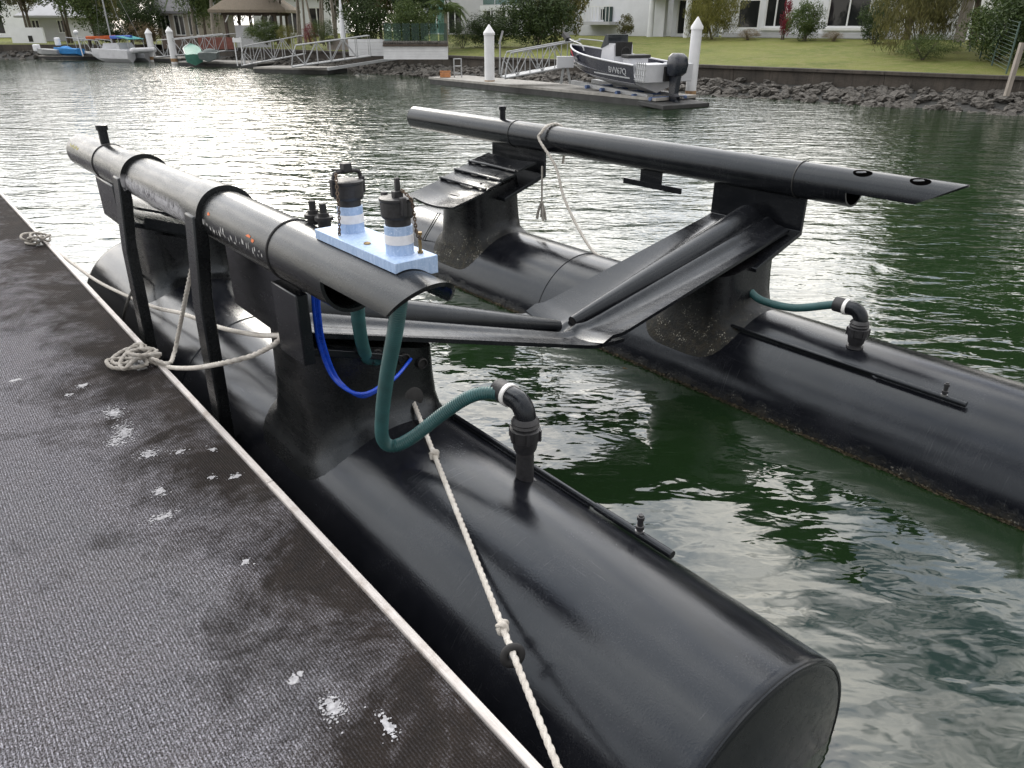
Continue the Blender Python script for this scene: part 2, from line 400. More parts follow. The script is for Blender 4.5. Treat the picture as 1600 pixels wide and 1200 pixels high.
# pale strip in three lengths, butt-jointed
y0 = -3.5
for ln in (6.1, 5.6, 7.3):
    e = MB(); e.box((.837, y0+ln/2, DZ-.012), (.028, ln-.004, .05)); e.build('edge_strip', M['trim'], dock, 35, .004); y0 += ln
M['dockside'] = simple('dark dock fascia', (.03, .03, .03), .7, var=.5, scale=9, bmp=.004)
e = MB(); e.box((.80, 6, .345), (.06, 19, .25)); e.build('fascia_beam', M['dockside'], dock)
for k in range(6):
    e = MB(); e.box((-.75, -2+k*3.2, .0), (2.6, 2.4, .44)); e.build('float_drum', M['rubber'], dock, 35, .06)
# droppings: thin crusted splashes, each an irregular cluster of flecks
def splash(px, py, rx, ry, n, seed):
    R = random.Random(seed); m = MB(); q = qZ(px, py, DZ)
    for i in range(n):
        a = R.uniform(0, 2*pi); d = abs(R.gauss(0, .55)); cx = q.x+rx*d*cos(a); cy = q.y+ry*d*sin(a)
        rr = R.uniform(.0012, .0062)*(1.3-min(d, 1)*.7); k = R.randint(5, 8); pts = []
        for j in range(k):
            t = 2*pi*j/k; u = rr*R.uniform(.45, 1.3); pts.append((cx+u*cos(t)*1.3, cy+u*sin(t), DZ+.0005+i*.00001))
        m.prism(pts, (0, 0, .0012))
    m.build('bird_dropping', M['dropping'], dock, 0)['kind'] = 'stuff'
for i, a in enumerate([(178,646,.05,.07,90),(195,675,.05,.10,90),(180,690,.05,.06,40),(232,710,.05,.05,50),(280,706,.03,.02,20),(333,703,.02,.02,14),(368,745,.03,.02,22),(330,746,.02,.02,10),
                       (250,768,.03,.04,30),(255,808,.06,.03,40),(130,603,.03,.03,26),(25,594,.04,.03,20),(108,617,.02,.02,8),(520,1107,.03,.045,70),(458,1063,.016,.02,22),(606,1135,.018,.05,34),(470,1052,.01,.01,6),(385,878,.02,.02,12)]):
    splash(*a[:2], a[2]*1.15, a[3]*1.3, a[4]*3, i)

# ================================================================== the boat lift
lift = thing('floating_boat_lift', 'black plastic floating boat lift with two long cylindrical pontoons and raised guide pipes', 'boat lift', FQ, (2.86, 3.5, 0))
NP = (1.446, .057, .53); FP = (4.275, -.06, .53)
def surf(P, l): return P[1]+sqrt(max(.0004, P[2]**2-(l-P[0])**2))
def pontoon(P, s0, label):
    R = P[2]; prof = [(0, R-.02), (.0, R-.006), (.006, R), (.03, R)]
    prof += [(s, R) for s in [.3+.6*i for i in range(11)]]
    tot = 7.08-s0
    for k in range(0, 13):
        t = k/12*pi/2; prof.append((tot-.36+.36*sin(t), max(.003, R*cos(t)**.8)))
    prof = [(d, r) for i, (d, r) in enumerate(prof) if not (i > 3 and d > tot-.36 and r == R and i < 15)]
    m = MB(); m.lathe((P[0], s0, P[1]), (0,1,0), prof, 120, cap=True)
    o = m.build('pontoon', M['hdpe_pont'], lift, 50); o['label'] = label
    # weld seam round the flat end and butt welds along the tube
    e = MB(); e.lathe((P[0], s0-.008, P[1]), (0,1,0), [(.0, R-.04), (.004, R-.022), (.0075, R-.018)], 96); ec = e.build('end_cap', M['hdpe'], o, 50)
    b = MB()
    b.tube([(P[0]+cos(t)*(R-.012), s0+.001, P[1]+sin(t)*(R-.012)) for t in [2*pi*i/96 for i in range(97)]], .007, 8, False); b.build('weld_bead', M['hdpe'], o)
    for s in (4.3,):
        b = MB(); b.tube([(P[0]+cos(t)*R, s, P[1]+sin(t)*R) for t in [2*pi*i/96 for i in range(97)]], .006, 6, False); b.build('weld_bead', M['hdpe'], o)
    return o
pn = pontoon(NP, .665, 'pontoon beside the carpeted dock')
pf = pontoon(FP, .665, 'pontoon on the open water side, growth along its waterline')

# valve rails and valves on both pontoons
def rail(P, x, z, ys, yj, ye, yv, parent, side):
    m = MB(); m.tube([(x, ys, z), (x, yj, z)], .011, 12); r = m.build('air_rail', M['hdpe'], parent)
    m = MB(); m.tube([(x, yj+.003, z), (x, ye, z)], .0155, 14); m.build('rail_sleeve', M['hdpe'], parent)
    m = MB(); k = (ys-ye); m.box((x-side*.012, (ys+yj)/2, z-.022), (.012, abs(ys-yj)-.06, .034)); m.build('rail_web', M['hdpe'], parent)
    m = MB(); m.lathe((x, yv, z+.012), (0,0,1), [(0,.012),(.012,.012),(.013,.016),(.026,.016),(.028,.011),(.05,.011),(.052,.014),(.066,.014),(.068,.009),(.074,.009)], 14); m.build('valve', M['fitting'], parent)
    m = MB(); m.lathe((x, yv, z+.008), (0,0,1), [(0,.017),(.009,.017)], 16); m.build('valve_collar', M['galv'], parent)
rail(NP, 1.745, .52, 2.62, 1.62, 1.245, 1.40, pn, 1)
rail(FP, 3.99, .418, 2.60, 1.62, 1.14, 1.255, pf, -1)

# pedestals
def pedestal(P, lc, sc, hl, hs, ztop, label=None):
    m = MB(); rings = []; n = 64
    def ring(ex, zf):
        out = []
        for j in range(n):
            t = 2*pi*j/n; k = (abs(cos(t))**4.5+abs(sin(t))**4.5)**(-1/4.5)
            l = lc+(hl+ex)*cos(t)*k; s = sc+(hs+ex)*sin(t)*k; out.append(Vector((l, s, zf(l))))
        return out
    rings.append(ring(.11, lambda l: surf(P, l)-.012)); rings.append(ring(.085, lambda l: surf(P, l)+.004)); rings.append(ring(.05, lambda l: surf(P, l)+.02)); rings.append(ring(.022, lambda l: surf(P, l)+.05))
    rings.append(ring(.008, lambda l: surf(P, l)*.7+.3*ztop(l)))
    rings.append(ring(.0, lambda l: surf(P, l)*.4+.6*ztop(l))); rings.append(ring(-.004, ztop))
    m.loft(rings, False, True); return m.build('pedestal', M['hdpe_ped'] if P is FP else M['hdpe_dirty'], lift, 45)
zl = lambda l: .54+(2.86-l)*(1.05-.54)/1.72
zr = lambda l: .54+(l-2.86)*(.87-.54)/1.54
pd1 = pedestal(NP, 1.43, 2.94, .32, .29, lambda l: zl(l)-.03)
pd2 = pedestal(FP, 4.20, 2.90, .30, .28, lambda l: zr(l)-.03)
zbl = lambda l: 1.05-(l-1.2)*.34
zbr = lambda l: 1.0-(4.55-l)*.245
pd3 = pedestal(NP, 1.46, 5.60, .28, .27, lambda l: zbl(l)-.03)
pd4 = pedestal(FP, 4.18, 5.60, .30, .28, lambda l: zbr(l)-.03)
def hole(parent, px, py, s, r):
    q = qS(px, py, s); m = MB(); m.lathe((q.x, s+.012, q.z), (0,-1,0), [(0, r), (.016, r), (.018, r*.82), (.004, r*.8)], 20); m.build('hose_hole', M['rubber'], parent)
hole(pd1, 588, 557, 2.645, .035); hole(pd1, 632, 562, 2.645, .03); hole(pd1, 660, 568, 2.645, .026); hole(pd1, 612, 556, 2.645, .022)
q = qS(645, 622, 2.645); m = MB(); m.lathe((q.x, 2.655, q.z), (0,-1,.15), [(0,.052),(.018,.052),(.02,.048)], 24); m.build('rope_eye', M['rubber'], pd1)

# V shaped cross beam: two broad arms, each with a tapered stiffener tube
def arm(zf, la, lb, lipup, sgn):
    g = []
    for i in range(25):
        t = i/24; l = la+(lb-la)*t; row = []
        for j in range(57):
            v = j/56; s = 2.64+.64*v+.03*(1-t)*(v-.5)
            z = zf(l)+.05*(abs(v-.5)*2)**2.0*(1-.3*t)-.016
            tt = t if sgn > 0 else 1-t; rr = .036+.095*max(0, tt)**.9; dd_ = s-2.97
            if dd_ < 0: z += .62*rr*math.exp(-((dd_+rr*1.15)/(rr*.62))**2)+.014*tt*math.exp(-((dd_+rr*2.05)/(.03))**2)
            else: z += .3*rr*math.exp(-((dd_-rr*1.05)/(rr*.5))**2)
            z += .05*max(0, 1-abs(l-2.86)/.14)**2*.6*(1 if l else 1)
            row.append((l, s, z))
        g.append(row)
    m = MB(); m.sheet(g, .022); return m.build('cross_beam_arm', M['hdpe'], lift, 40)
al = arm(zl, 1.12, 3.0, 0, -1) if False else arm(lambda l: zl(min(l, 2.86)) + max(0, l-2.86)*.12, 1.12, 2.99, 0, -1)
ar = arm(lambda l: zr(l)+.028, 2.80, 4.58, 0, 1)
def cone(a, b, r0, r1, parent):
    a = Vector(a); b = Vector(b); n = 20; pts = [a+(b-a)*i/16 for i in range(17)]
    m = MB(); m.tube(pts, [r0+(r1-r0)*(i/16)**.9 for i in range(17)], 28, True)
    o = m.build('stiffener_tube', M['hdpe'], parent, 40)
    d = (b-a).normalized(); k = MB(); k.lathe(a-d*.002, d, [(0, r0*.78), (.001, r0*.78)], 20); k.build('tube_mouth', M['rubber'], parent)
cone((2.90, 2.98, zr(2.9)+.045), (4.56, 2.95, zr(4.56)+.035), .036, .135, ar)
cone((2.78, 2.98, zl(2.78)+.035), (1.16, 2.97, zl(1.16)+.03), .036, .12, al)
for (l, s) in ((4.40, 2.70), (4.47, 2.70)):
    k = MB(); k.lathe((l, s, zr(l)+.03), (0,0,1), [(0,.011),(.006,.011),(.006,.007)], 10); k.build('bolt_head', M['galv'], ar)

# L shaped brackets under the guide pipes
def bracket(lw, zt, zb, lf, zf, s0, s1):
    d = 1 if lf > lw else -1; t = .022
    poly = [(lw, s0, zt), (lw+d*-t, s0, zt), (lw-d*t, s0, zb-.02), (lf, s0, zf-.028), (lf, s0, zf), (lw, s0, zb+.006)]
    m = MB(); m.prism(poly, (0, s1-s0, 0)); return m.build('pipe_bracket', M['hdpe'], lift, 30, .004)
b1 = bracket(4.63, 1.20, .935, 4.16, .775, 2.585, 3.33)
b2 = bracket(4.63, 1.20, .955, 4.16, .80, 5.205, 5.99)
b3 = bracket(1.095, 1.34, 1.03, 1.5, .895, 2.60, 3.40)
b4 = bracket(1.095, 1.32, 1.05, 1.5, .90, 5.205, 5.95)
m = MB(); m.box((1.045, 2.64, 1.15), (.05, .23, .29)); m.build('bracket_pad', M['hdpe'], b3, 30, .006)
m = MB(); m.box((1.02, 5.34, 1.185), (.04, .44, .26)); m.build('bracket_pad', M['hdpe'], b4, 30, .012)
m = MB(); m.prism([(1.20, 5.20, .97), (1.40, 5.20, .90), (1.34, 5.20, .76), (1.30, 5.20, .76)], (0, -.022, 0)); m.build('gusset', M['hdpe_ped'], b4, 30)
m = MB(); m.box((1.32, 5.19, .99), (.36, .02, .06), Matrix.Rotation(radians(20), 3, 'Y')); m.build('bunk_edge', M['hdpe'], b4, 30)
# short stepped bunks at the bow end
def bunk(zf, l0, l1, s0, s1):
    d = 1 if l1 > l0 else -1; L_ = abs(l1-l0); steps = (.38, .56, .74)
    m = MB(); g = []
    for i in range(41):
        t = i/40; l = l0+d*L_*t; row = []
        for j in range(13):
            v = j/12; st = sum(.017 for q in steps if t-.05*(sin(pi*v)) > q)
            sag = -.035*sin(pi*v)*(1-.5*t); row.append((l, s0+(s1-s0)*v, zf(l)+.02+st+sag-.03*max(0, .25-abs(t-.25))*4*sin(pi*v)))
        g.append(row)
    m.sheet(g, .018); o = m.build('bunk_plate', M['hdpe'], lift, 30)
    for q in steps:
        rr = MB(); pts = []
        for j in range(13):
            v = j/12; t = q+.05*sin(pi*v); l = l0+d*L_*t
            pts.append((l, s0+(s1-s0)*v, zf(l)+.043+.017*steps.index(q)-.035*sin(pi*v)*(1-.5*t)))
        rr.tube(pts, .011, 8); rr.build('bunk_rib', M['hdpe'], o)
    for k in range(3):
        t = .45+.18*k; l = l0+d*L_*t; b = MB(); b.lathe((l, s0+.16, zf(l)+.035+.017*k), (0,0,1), [(0,.012),(.012,.012),(.013,.008)], 8); b.build('bolt_head', M['fitting'], o)
bunk(zbr, 3.62, 4.56, 5.24, 5.96)
bunk(zbl, 2.06, 1.14, 5.24, 5.92)

# guide pipes
PR = .117
def guide_pipe(l, zfun, s_far, s_low, tip, mat_, slant, label):
    th = .013; n = 64
    def zc(s): return zfun(s)
    ss = [s_low]+[s_low+(s_far-s_low)*i/24 for i in range(1, 25)]
    m = MB()
    outer = [[Vector((l+PR*sin(2*pi*j/n), s, zc(s)+PR*cos(2*pi*j/n))) for j in range(n)] for s in ss]
    inner = [[Vector((l+(PR-th)*sin(2*pi*j/n), s, zc(s)+(PR-th)*cos(2*pi*j/n))) for j in range(n)] for s in reversed(ss)]
    m.loft(outer+inner+[outer[0]], False, False)
    o = m.build('guide_pipe', mat_, lift, 40); o['label'] = label
    # upper half shell running on past the cut end
    h0 = .12 if l < 3 else -.12; tm = math.acos(h0); k = 30; cols = []
    for j in range(k+1):
        t = -tm+2*tm*j/k; h = cos(t); e = tip+slant*(1-h)/(1-h0)
        cols.append([(t, s_low+.004-(s_low+.004-e)*i/14) for i in range(15)])
    def P(t, s, r): return Vector((l+r*sin(t), s, zc(s)+r*cos(t)))
    mm = MB(); a = len(cols); b = 15
    vs = [P(t, s, PR) for c_ in cols for t, s in c_]+[P(t, s, PR-th) for c_ in cols for t, s in c_]; fs = []; off = a*b
    for i in range(a-1):
        for j in range(b-1):
            q = (i*b+j, (i+1)*b+j, (i+1)*b+j+1, i*b+j+1); fs.append(q); fs.append(tuple(x+off for x in reversed(q)))
    rim = [j for j in range(b)]+[i*b+b-1 for i in range(1, a)]+[(a-1)*b+j for j in range(b-2, -1, -1)]
    for i in range(len(rim)-1): fs.append((rim[i], rim[i+1], rim[i+1]+off, rim[i]+off))
    mm.add(vs, fs); mm.build('end_shell', mat_, o, 40)
    for s in (2.64, 5.6 if l > 3 else 5.42):
        w_ = MB(); w_.tube([(l+(PR+.001)*sin(2*pi*j/48), s, zc(s)+(PR+.001)*cos(2*pi*j/48)) for j in range(49)], .005, 8, False); w_.build('weld_bead', M['rubber'], o)
    # little capped spigot on top
    sp = 5.82 if l > 3 else 5.50
    t_ = MB(); t_.lathe((l, sp, zc(sp)+PR-.02), (0,0,1), [(0,.028),(.1,.028),(.102,.036),(.132,.036),(.134,.03)], 18); t_.build('spigot', M['hdpe'], o)
    return o
zL = lambda s: 1.427-max(0, s-3.6)*.016
gl = guide_pipe(1.095, zL, 6.22, 2.20, 1.68, M['pipe_scuff'], .1, 'guide pipe carrying the blue fitting plate, rubbed white in places')
gr = guide_pipe(4.63, lambda s: 1.28, 7.36, 2.27, 1.63, M['hdpe'], .22, 'guide pipe on the open water side with two holes near its cut tip')
for px, py in ((1352, 267), (1443, 277)):
    q = qL(px, py, 4.61); m = MB(); dx = q.x-4.63
    m.add([(4.63+(PR+.002)*sin(-.42+.30*cos(2*pi*j/20)), q.y+.06*sin(2*pi*j/20), 1.28+(PR+.002)*cos(-.42+.30*cos(2*pi*j/20))) for j in range(20)], [tuple(range(20))]); m.build('pipe_hole', M['void'], gr, 0)
m = MB(); m.box((4.63, 3.93, 1.115), (.014, .22, .12)); m.box((4.63, 3.92, 1.05), (.0145, .60, .045)); m.build('hanger_plate', M['hdpe'], gr, 30, .003)
# paint marks on the left pipe
def mark(name, mat_, s, th_, ds, dt, seed):
    R = random.Random(seed); m = MB(); k = 12; pts = []
    for j in range(k):
        a = 2*pi*j/k; u = R.uniform(.5, 1.1); S_ = s+ds*u*cos(a); T = th_+dt*u*sin(a)
        pts.append((1.095+(PR+.0012)*sin(T), S_, zL(S_)+(PR+.0012)*cos(T)))
    m.add(pts, [tuple(range(k))]); m.build(name, mat_, gl, 0)
for k in range(9): mark('yellow_mark', M['yellow_paint'], 5.86+.03*k, -1.05-.05*sin(k*2.1), .008, .11, k)
mark('orange_mark', M['orange_paint'], 3.27, -1.18, .022, .07, 31); mark('orange_mark', M['orange_paint'], 2.82, -1.22, .03, .05, 32); mark('orange_mark', M['orange_paint'], 2.775, -1.30, .015, .08, 33)
R0 = random.Random(5)
for k in range(26): mark('white_scratch', M['white_scratch'], 3.33-.026*k+R0.uniform(-.01, .01), -1.62+R0.uniform(-.12, .1), .003+R0.uniform(0, .006), R0.uniform(.05, .16), 50+k)

# guard posts hooked over the left pipe
for s in (3.42, 4.70):
    zc = zL(s); m = MB()
    pts_o = []; 
    m.prism([(.945, s-.055, zc+.02), (1.0, s-.055, zc+.02), (1.0, s-.055, zc-.11), (.968, s-.055, zc-.35), (.93, s-.055, -.5), (.872, s-.055, -.5), (.905, s-.055, zc-.4)], (0, .12, 0))
    po = m.build('guard_post', M['hdpe_dirty'], lift, 30, .008)
    m = MB(); rings = []
    for i in range(33):
        t = -pi*.62+pi*1.12*i/32; w = .2 if i < 30 else .2
        r0 = PR+.001; r1 = PR+.022
        rings.append([Vector((1.095+r0*sin(t), s-.06, zc+r0*cos(t))), Vector((1.095+r1*sin(t), s-.06, zc+r1*cos(t))), Vector((1.095+(r1-.006)*sin(t), s+.19, zc-.003+(r1-.006)*cos(t))), Vector((1.095+r0*sin(t), s+.19, zc-.003+r0*cos(t)))])
    m.loft(rings, True, True); m.build('clamp_sleeve', M['pipe_scuff'], po, 40)

# blue fitting plate with two capped risers
m = MB(); arc = []
for j in range(13):
    x = 1.055+.15*j/12; dx = x-1.095; arc.append((x, 1.835, max(1.516, zL(2)+sqrt(max(0, (PR+.002)**2-dx*dx)))))
poly = arc+[(1.205, 1.835, 1.572), (1.055, 1.835, 1.572)]
m.prism(poly, (0, .53, 0)); bp = m.build('fitting_plate', M['blue'], lift, 30, .002)
for (s, l) in ((2.26, 1.142), (1.93, 1.13)):
    m = MB(); m.lathe((l, s, 1.571), (0,0,1), [(0,.043),(.086,.043),(.088,.04)], 32); m.build('riser', M['blue'], bp)
    m = MB(); m.lathe((l, s, 1.571+.033), (0,0,1), [(0,.0436),(.0005,.0442),(.028,.0442),(.0285,.0436)], 32, False); m.build('white_band', M['white_tape'], bp)
    m = MB(); m.lathe((l, s, 1.658), (0,0,1), [(0,.039),(.022,.039),(.023,.046),(.03,.05),(.034,.05),(.072,.05),(.075,.053),(.082,.053),(.084,.048),(.086,.02)], 32); m.build('camlock_cap', M['fitting'], bp)
    for sg in (-1, 1):
        m = MB(); m.box((l+sg*.053 if s > 2 else l-.01, s if s > 2 else s-sg*.053, 1.722), (.016, .02, .055)); m.build('cam_lever', M['fitting'], bp, 30, .003)
# bail handle on first riser, upright tab on the second
m = MB(); m.tube(catmull([(1.095, 2.26, 1.725), (1.095, 2.26, 1.757), (1.11, 2.26, 1.769), (1.175, 2.26, 1.769), (1.19, 2.26, 1.757), (1.19, 2.26, 1.725)], .01), .007, 10); m.build('bail_handle', M['fitting'], bp)
m = MB(); m.box((1.142, 2.26, 1.782), (.03, .03, .028)); m.bar((1.09, 2.26, 1.78), (1.13, 2.26, 1.773), .004, .006); m.build('handle_knob', M['fitting'], bp, 30, .003)
m = MB(); m.box((1.13, 1.92, 1.768), (.015, .012, .06)); m.box((1.125, 1.915, 1.752), (.03, .02, .02)); m.build('upright_tab', M['fitting'], bp, 30, .002)
m = MB(); m.lathe((1.175, 1.885, 1.571), (0,0,1), [(0,.009),(.008,.009),(.008,.0055),(.058,.0055),(.058,.009),(.066,.009)], 8); m.build('brass_bolt', M['brass'], bp)
m = MB(); m.lathe((1.10, 2.08, 1.571), (0,0,1), [(0,.012),(.005,.012),(.007,.008)], 8); m.build('bolt_head', M['brass'], bp)
def chain(pts, parent, link=.011):
    m = MB(); p = catmull(pts, .0085)
    for i, c0 in enumerate(p):
        d = (p[min(i+1, len(p)-1)]-p[max(i-1, 0)]).normalized(); u = d.cross(Vector((.6, .8, .1))).normalized(); w = d.cross(u)
        if i % 2: u = w
        m.tube([c0+d*link*.62*cos(2*pi*j/10)+u*link*.36*sin(2*pi*j/10) for j in range(11)], .0019, 5, False)
    m.build('retaining_chain', M['chain'], parent)
chain([(1.092, 2.235, 1.765), (1.083, 2.22, 1.71), (1.08, 2.215, 1.66), (1.078, 2.225, 1.58)], bp)
chain([(1.135, 1.90, 1.762), (1.145, 1.872, 1.74), (1.15, 1.868, 1.70), (1.155, 1.868, 1.64), (1.172, 1.876, 1.62)], bp)
# two small valves behind the plate
for px, l in ((490, 1.16), (506, 1.17)):
    q = qL(px, 340, l); z0 = zL(2.4)+PR-.012
    m = MB(); m.lathe((q.x, q.y, z0), (0,0,1), [(0,.024),(.022,.024),(.023,.034),(.036,.034),(.037,.02),(.05,.02),(.051,.013),(.084,.013),(.085,.009)], 14); m.build('air_valve', M['rubber'], gl)

# hoses
def ribbed(pts, r, name='ribbed_hose', pitch=.0095):
    base = catmull(pts, .004); 
    out = [base[0]]; acc = 0
    # resample evenly at a quarter of the rib pitch
    st = pitch/4; tgt = st; d = 0
    for i in range(1, len(base)):
        seg = (base[i]-base[i-1]).length
        while d+seg >= tgt:
            out.append(base[i-1].lerp(base[i], (tgt-d)/seg if seg else 0)); tgt += st
        d += seg
    m = MB(); m.tube(out, [r*(1+(.075 if i % 4 in (1, 2) else -.055)) for i in range(len(out))], 18); return m.build(name, M['hose'], lift, 60)
ribbed([(1.142, 2.27, 1.50), qL(556, 440, 1.15), qL(560, 500, 1.2), qL(568, 545, 1.30), qL(578, 563, 1.38), qS(592, 560, 2.64)], .025)
ribbed([(1.128, 1.945, 1.50), qL(625, 460, 1.13), qL(617, 520, 1.135), qL(604, 590, 1.16), qL(597, 650, 1.19), qL(598, 685, 1.22), qL(614, 697, 1.265), qL(645, 683, 1.33), qL(690, 648, 1.43), qL(730, 622, 1.51), qL(760, 614, 1.565), (1.62, 2.03, .885)], .0255)
ribbed([qL(1158, 435, 4.22), qL(1172, 455, 4.2), qL(1192, 470, 4.18), qL(1240, 481, 4.18), (4.18, 2.05, .672), (4.18, 2.0, .68)], .0235)
def outlet(l, s, z0, zt, parent):
    m = MB(); m.lathe((l, s, z0), (0,0,1), [(0,.05),(.012,.048),(.014,.036),(zt-z0-.19,.036)], 24); m.build('outlet_stub', M['fitting'], parent)
    m = MB(); z1 = zt-.2
    m.lathe((l, s, z1), (0,0,1), [(0,.04),(.01,.046),(.05,.052),(.055,.059),(.10,.061),(.105,.05),(.115,.056),(.125,.05),(.132,.056),(.142,.05),(.15,.043)], 24); m.build('union_nut', M['fitting'], parent)
    for k in range(6):
        a = k*pi/3; g = MB(); g.box((l+.06*cos(a), s+.06*sin(a), z1+.078), (.012, .012, .046), Matrix.Rotation(a, 3, 'Z')); g.build('nut_lug', M['fitting'], parent, 30)
    m = MB(); pts = [(l, s, z1+.145)]+[(l, s+.06-.06*cos(t), zt-.055+.06*sin(t)) for t in [pi/2*i/10 for i in range(1, 11)]]+[(l, s+.11, zt+.005)]
    m.tube(pts, .042, 22); m.build('elbow', M['hdpe'], parent)
    m = MB(); m.lathe((l, s+.105, zt+.005), (0,1,0), [(0,.04),(.004,.045),(.065,.045),(.07,.034)], 22); m.build('hose_coupling', M['fitting'], parent)
    m = MB(); m.lathe((l, s+.088, zt+.005), (0,1,0), [(0,.044),(.001,.048),(.02,.048),(.021,.044)], 24); m.build('white_clip', M['white_plastic'], parent)
outlet(1.62, 1.905, .53, .89, pn)
outlet(4.18, 1.86, .455, .68, pf)
# blue air lines
for k, (dx, ex, ey) in enumerate(((0, 612, 557), (.012, 614, 556), (.02, 642, 561))):
    p = [qL(488+k*4, 440, 1.09+dx), qL(491+k*4, 490, 1.10+dx), qL(499+k*4, 540, 1.12+dx), qL(522+k*3, 592, 1.16+dx), qL(558+k*2, 615+k*2, 1.22+dx), qL(590, 606+k*2, 1.31+dx)]
    if k == 2: p += [qL(618, 590, 1.42), qS(ex, ey, 2.64)]
    else: p += [qL(606, 580, 1.39), qS(ex, ey, 2.64)]
    m = MB(); m.tube(catmull(p, .012), .0075, 10); m.build('air_line', M['blue_tube'], lift)
# short dark float under the bow bunk and its lashing
m = MB(); a_ = qL(655, 382, 3.95); b_ = qL(700, 402, 3.9); m.tube([a_, b_], .05, 18); m.build('roller', M['hdpe'], lift)
for k in range(2):
    m = MB(); m.tube([qL(684+4*k, 333, 3.75), qL(664+3*k, 368, 3.85), qL(652+5*k, 390, 3.9)], .005, 6); m.build('lashing', M['rope_dark'], lift)
for a_, b_ in (((757, 350), (962, 407)), ((700, 338), (975, 416))):
    m = MB(); m.tube(catmull([qL(*a_, 4.38), qL((a_[0]+b_[0])/2, (a_[1]+b_[1])/2+2, 4.38), qL(*b_, 4.38)], .05), .005, 6); m.build('guy_wire', M['rubber'], lift)
for px, py in ((850, 379), (862, 383), (876, 387)):
    q = qL(px, py, 4.36); m = MB(); m.lathe(q-Vector((0,0,.02)), (0,0,1), [(0,.014),(.02,.018),(.035,.012)], 10); m.build('wire_clamp', M['rubber'], lift)

# fringe of weed along both waterlines
def weed(P, side, s0, s1, n, seed, label):
    R = random.Random(seed); m = MB(); hw = sqrt(P[2]**2-P[1]**2)
    for i in range(n):
        s = R.uniform(s0, s1); l = P[0]+side*(hw+R.uniform(-.006, .006)); z = R.uniform(-.008, .016); r = R.uniform(.003, .009)
        k = R.randint(4, 6); pts = [(l+side*R.uniform(-.3, 1)*r, s+r*1.6*cos(2*pi*j/k)*R.uniform(.6, 1.3), z+r*sin(2*pi*j/k)*R.uniform(.5, 1)) for j in range(k)]
        m.prism(pts, (side*r*.5, 0, r*.2))
    o = m.build('weed_fringe', M['weed'], pf if P is FP else pn, 0); o['kind'] = 'stuff'
M['weed'] = simple('brown weed', (.05, .036, .014), .8, var=.6, scale=30, col2=(.014, .013, .006))
weed(FP, -1, .4, 6.9, 2600, 3, ''); weed(NP, 1, .67, 6.9, 1800, 4, '')

# weed covered legs of the lift just under the surface
M['weed_leg'] = simple('weed covered plastic', (.30, .17, .07), .9, var=.6, scale=14, col2=(.07, .05, .025), bmp=.03, bscale=20)
for (p0, p1, w_) in (((972, 598, -.10), (1085, 612, -.22), .20), ((1125, 668, -.16), (1215, 655, -.26), .17), ((846, 648, -.16), (900, 632, -.22), .10)):
    a_ = qZ(*p0); b_ = qZ(*p1); R = random.Random(int(p0[0])); m = MB(); n_ = 14
    m.tube([a_.lerp(b_, i/n_)+Vector((R.uniform(-.03, .03), R.uniform(-.05, .05), R.uniform(-.02, .02))) for i in range(n_+1)], [w_*.5*R.uniform(.6, 1.25) for i in range(n_+1)], 12); m.build('submerged_leg', M['weed_leg'], lift, 60)
# ================================================================== ropes
prof3 = lambda a: .66+.42*abs(cos(1.5*a))
def rope(pts, r, mat_, label, name='mooring_rope', step=.006, extra=None, group=None):
    m = MB(); p = catmull(pts, step); m.tube(p, r, 12, True, prof3, 2*pi/(r*8.5))
    for e in (extra or []): m.tube(catmull(e, step), r, 12, True, prof3, 2*pi/(r*8.5))
    return m.top(name, mat_, label, 'rope', FQ, pts[0], group, ang=60)
def knot(c, d, r, size, n=2.2):
    c = Vector(c); d = Vector(d).normalized(); u = d.cross(Vector((0,0,1))).normalized(); w = d.cross(u); out = []
    for i in range(46):
        t = i/45*2*pi*n; k = size*(1+.25*sin(t*1.5)); out.append(c+u*cos(t)*k+w*sin(t)*k+d*size*1.1*sin(t*.5+.4))
    return out
# tight white line from the pedestal eye to the dock
A = qS(648, 633, 2.62); B = Vector((.882, .90, .512)); dd = (B-A)
line = [A+Vector((0, .03, .02)), A, A+dd*.25, A+dd*.5, A+dd*.75, B, B+Vector((-.06, -.18, -.003)), B+Vector((-.14, -.45, -.004))]
k1 = A+dd*.225; k2 = A+dd*.745
rope(line, .0105, M['rope'], 'taut white twisted rope with two knots crossing the pontoon beside the dock', extra=[knot(k1, dd, .008, .011), knot(k2, dd, .008, .011)])
m = MB(); cc = A+dd*.80+Vector((0,0,-.012)); ax = (dd.normalized()+Vector((0,.0,.35))).normalized(); u = ax.cross(Vector((0,0,1))).normalized(); w_ = ax.cross(u)
rings = []
for i in range(41):
    t = 2*pi*i/40; rc = cc+(u*cos(t)+w_*sin(t))*.026; e_ = (u*cos(t)+w_*sin(t)); rings.append([rc+e_*.014*cos(q)+ax*.009*sin(q) for q in [2*pi*j/10 for j in range(10)]])
m.loft(rings, False, False); m.top('rubber_ring', M['rubber'], 'black rubber ring threaded on the taut white rope', 'ring', FQ, cc, ang=60)
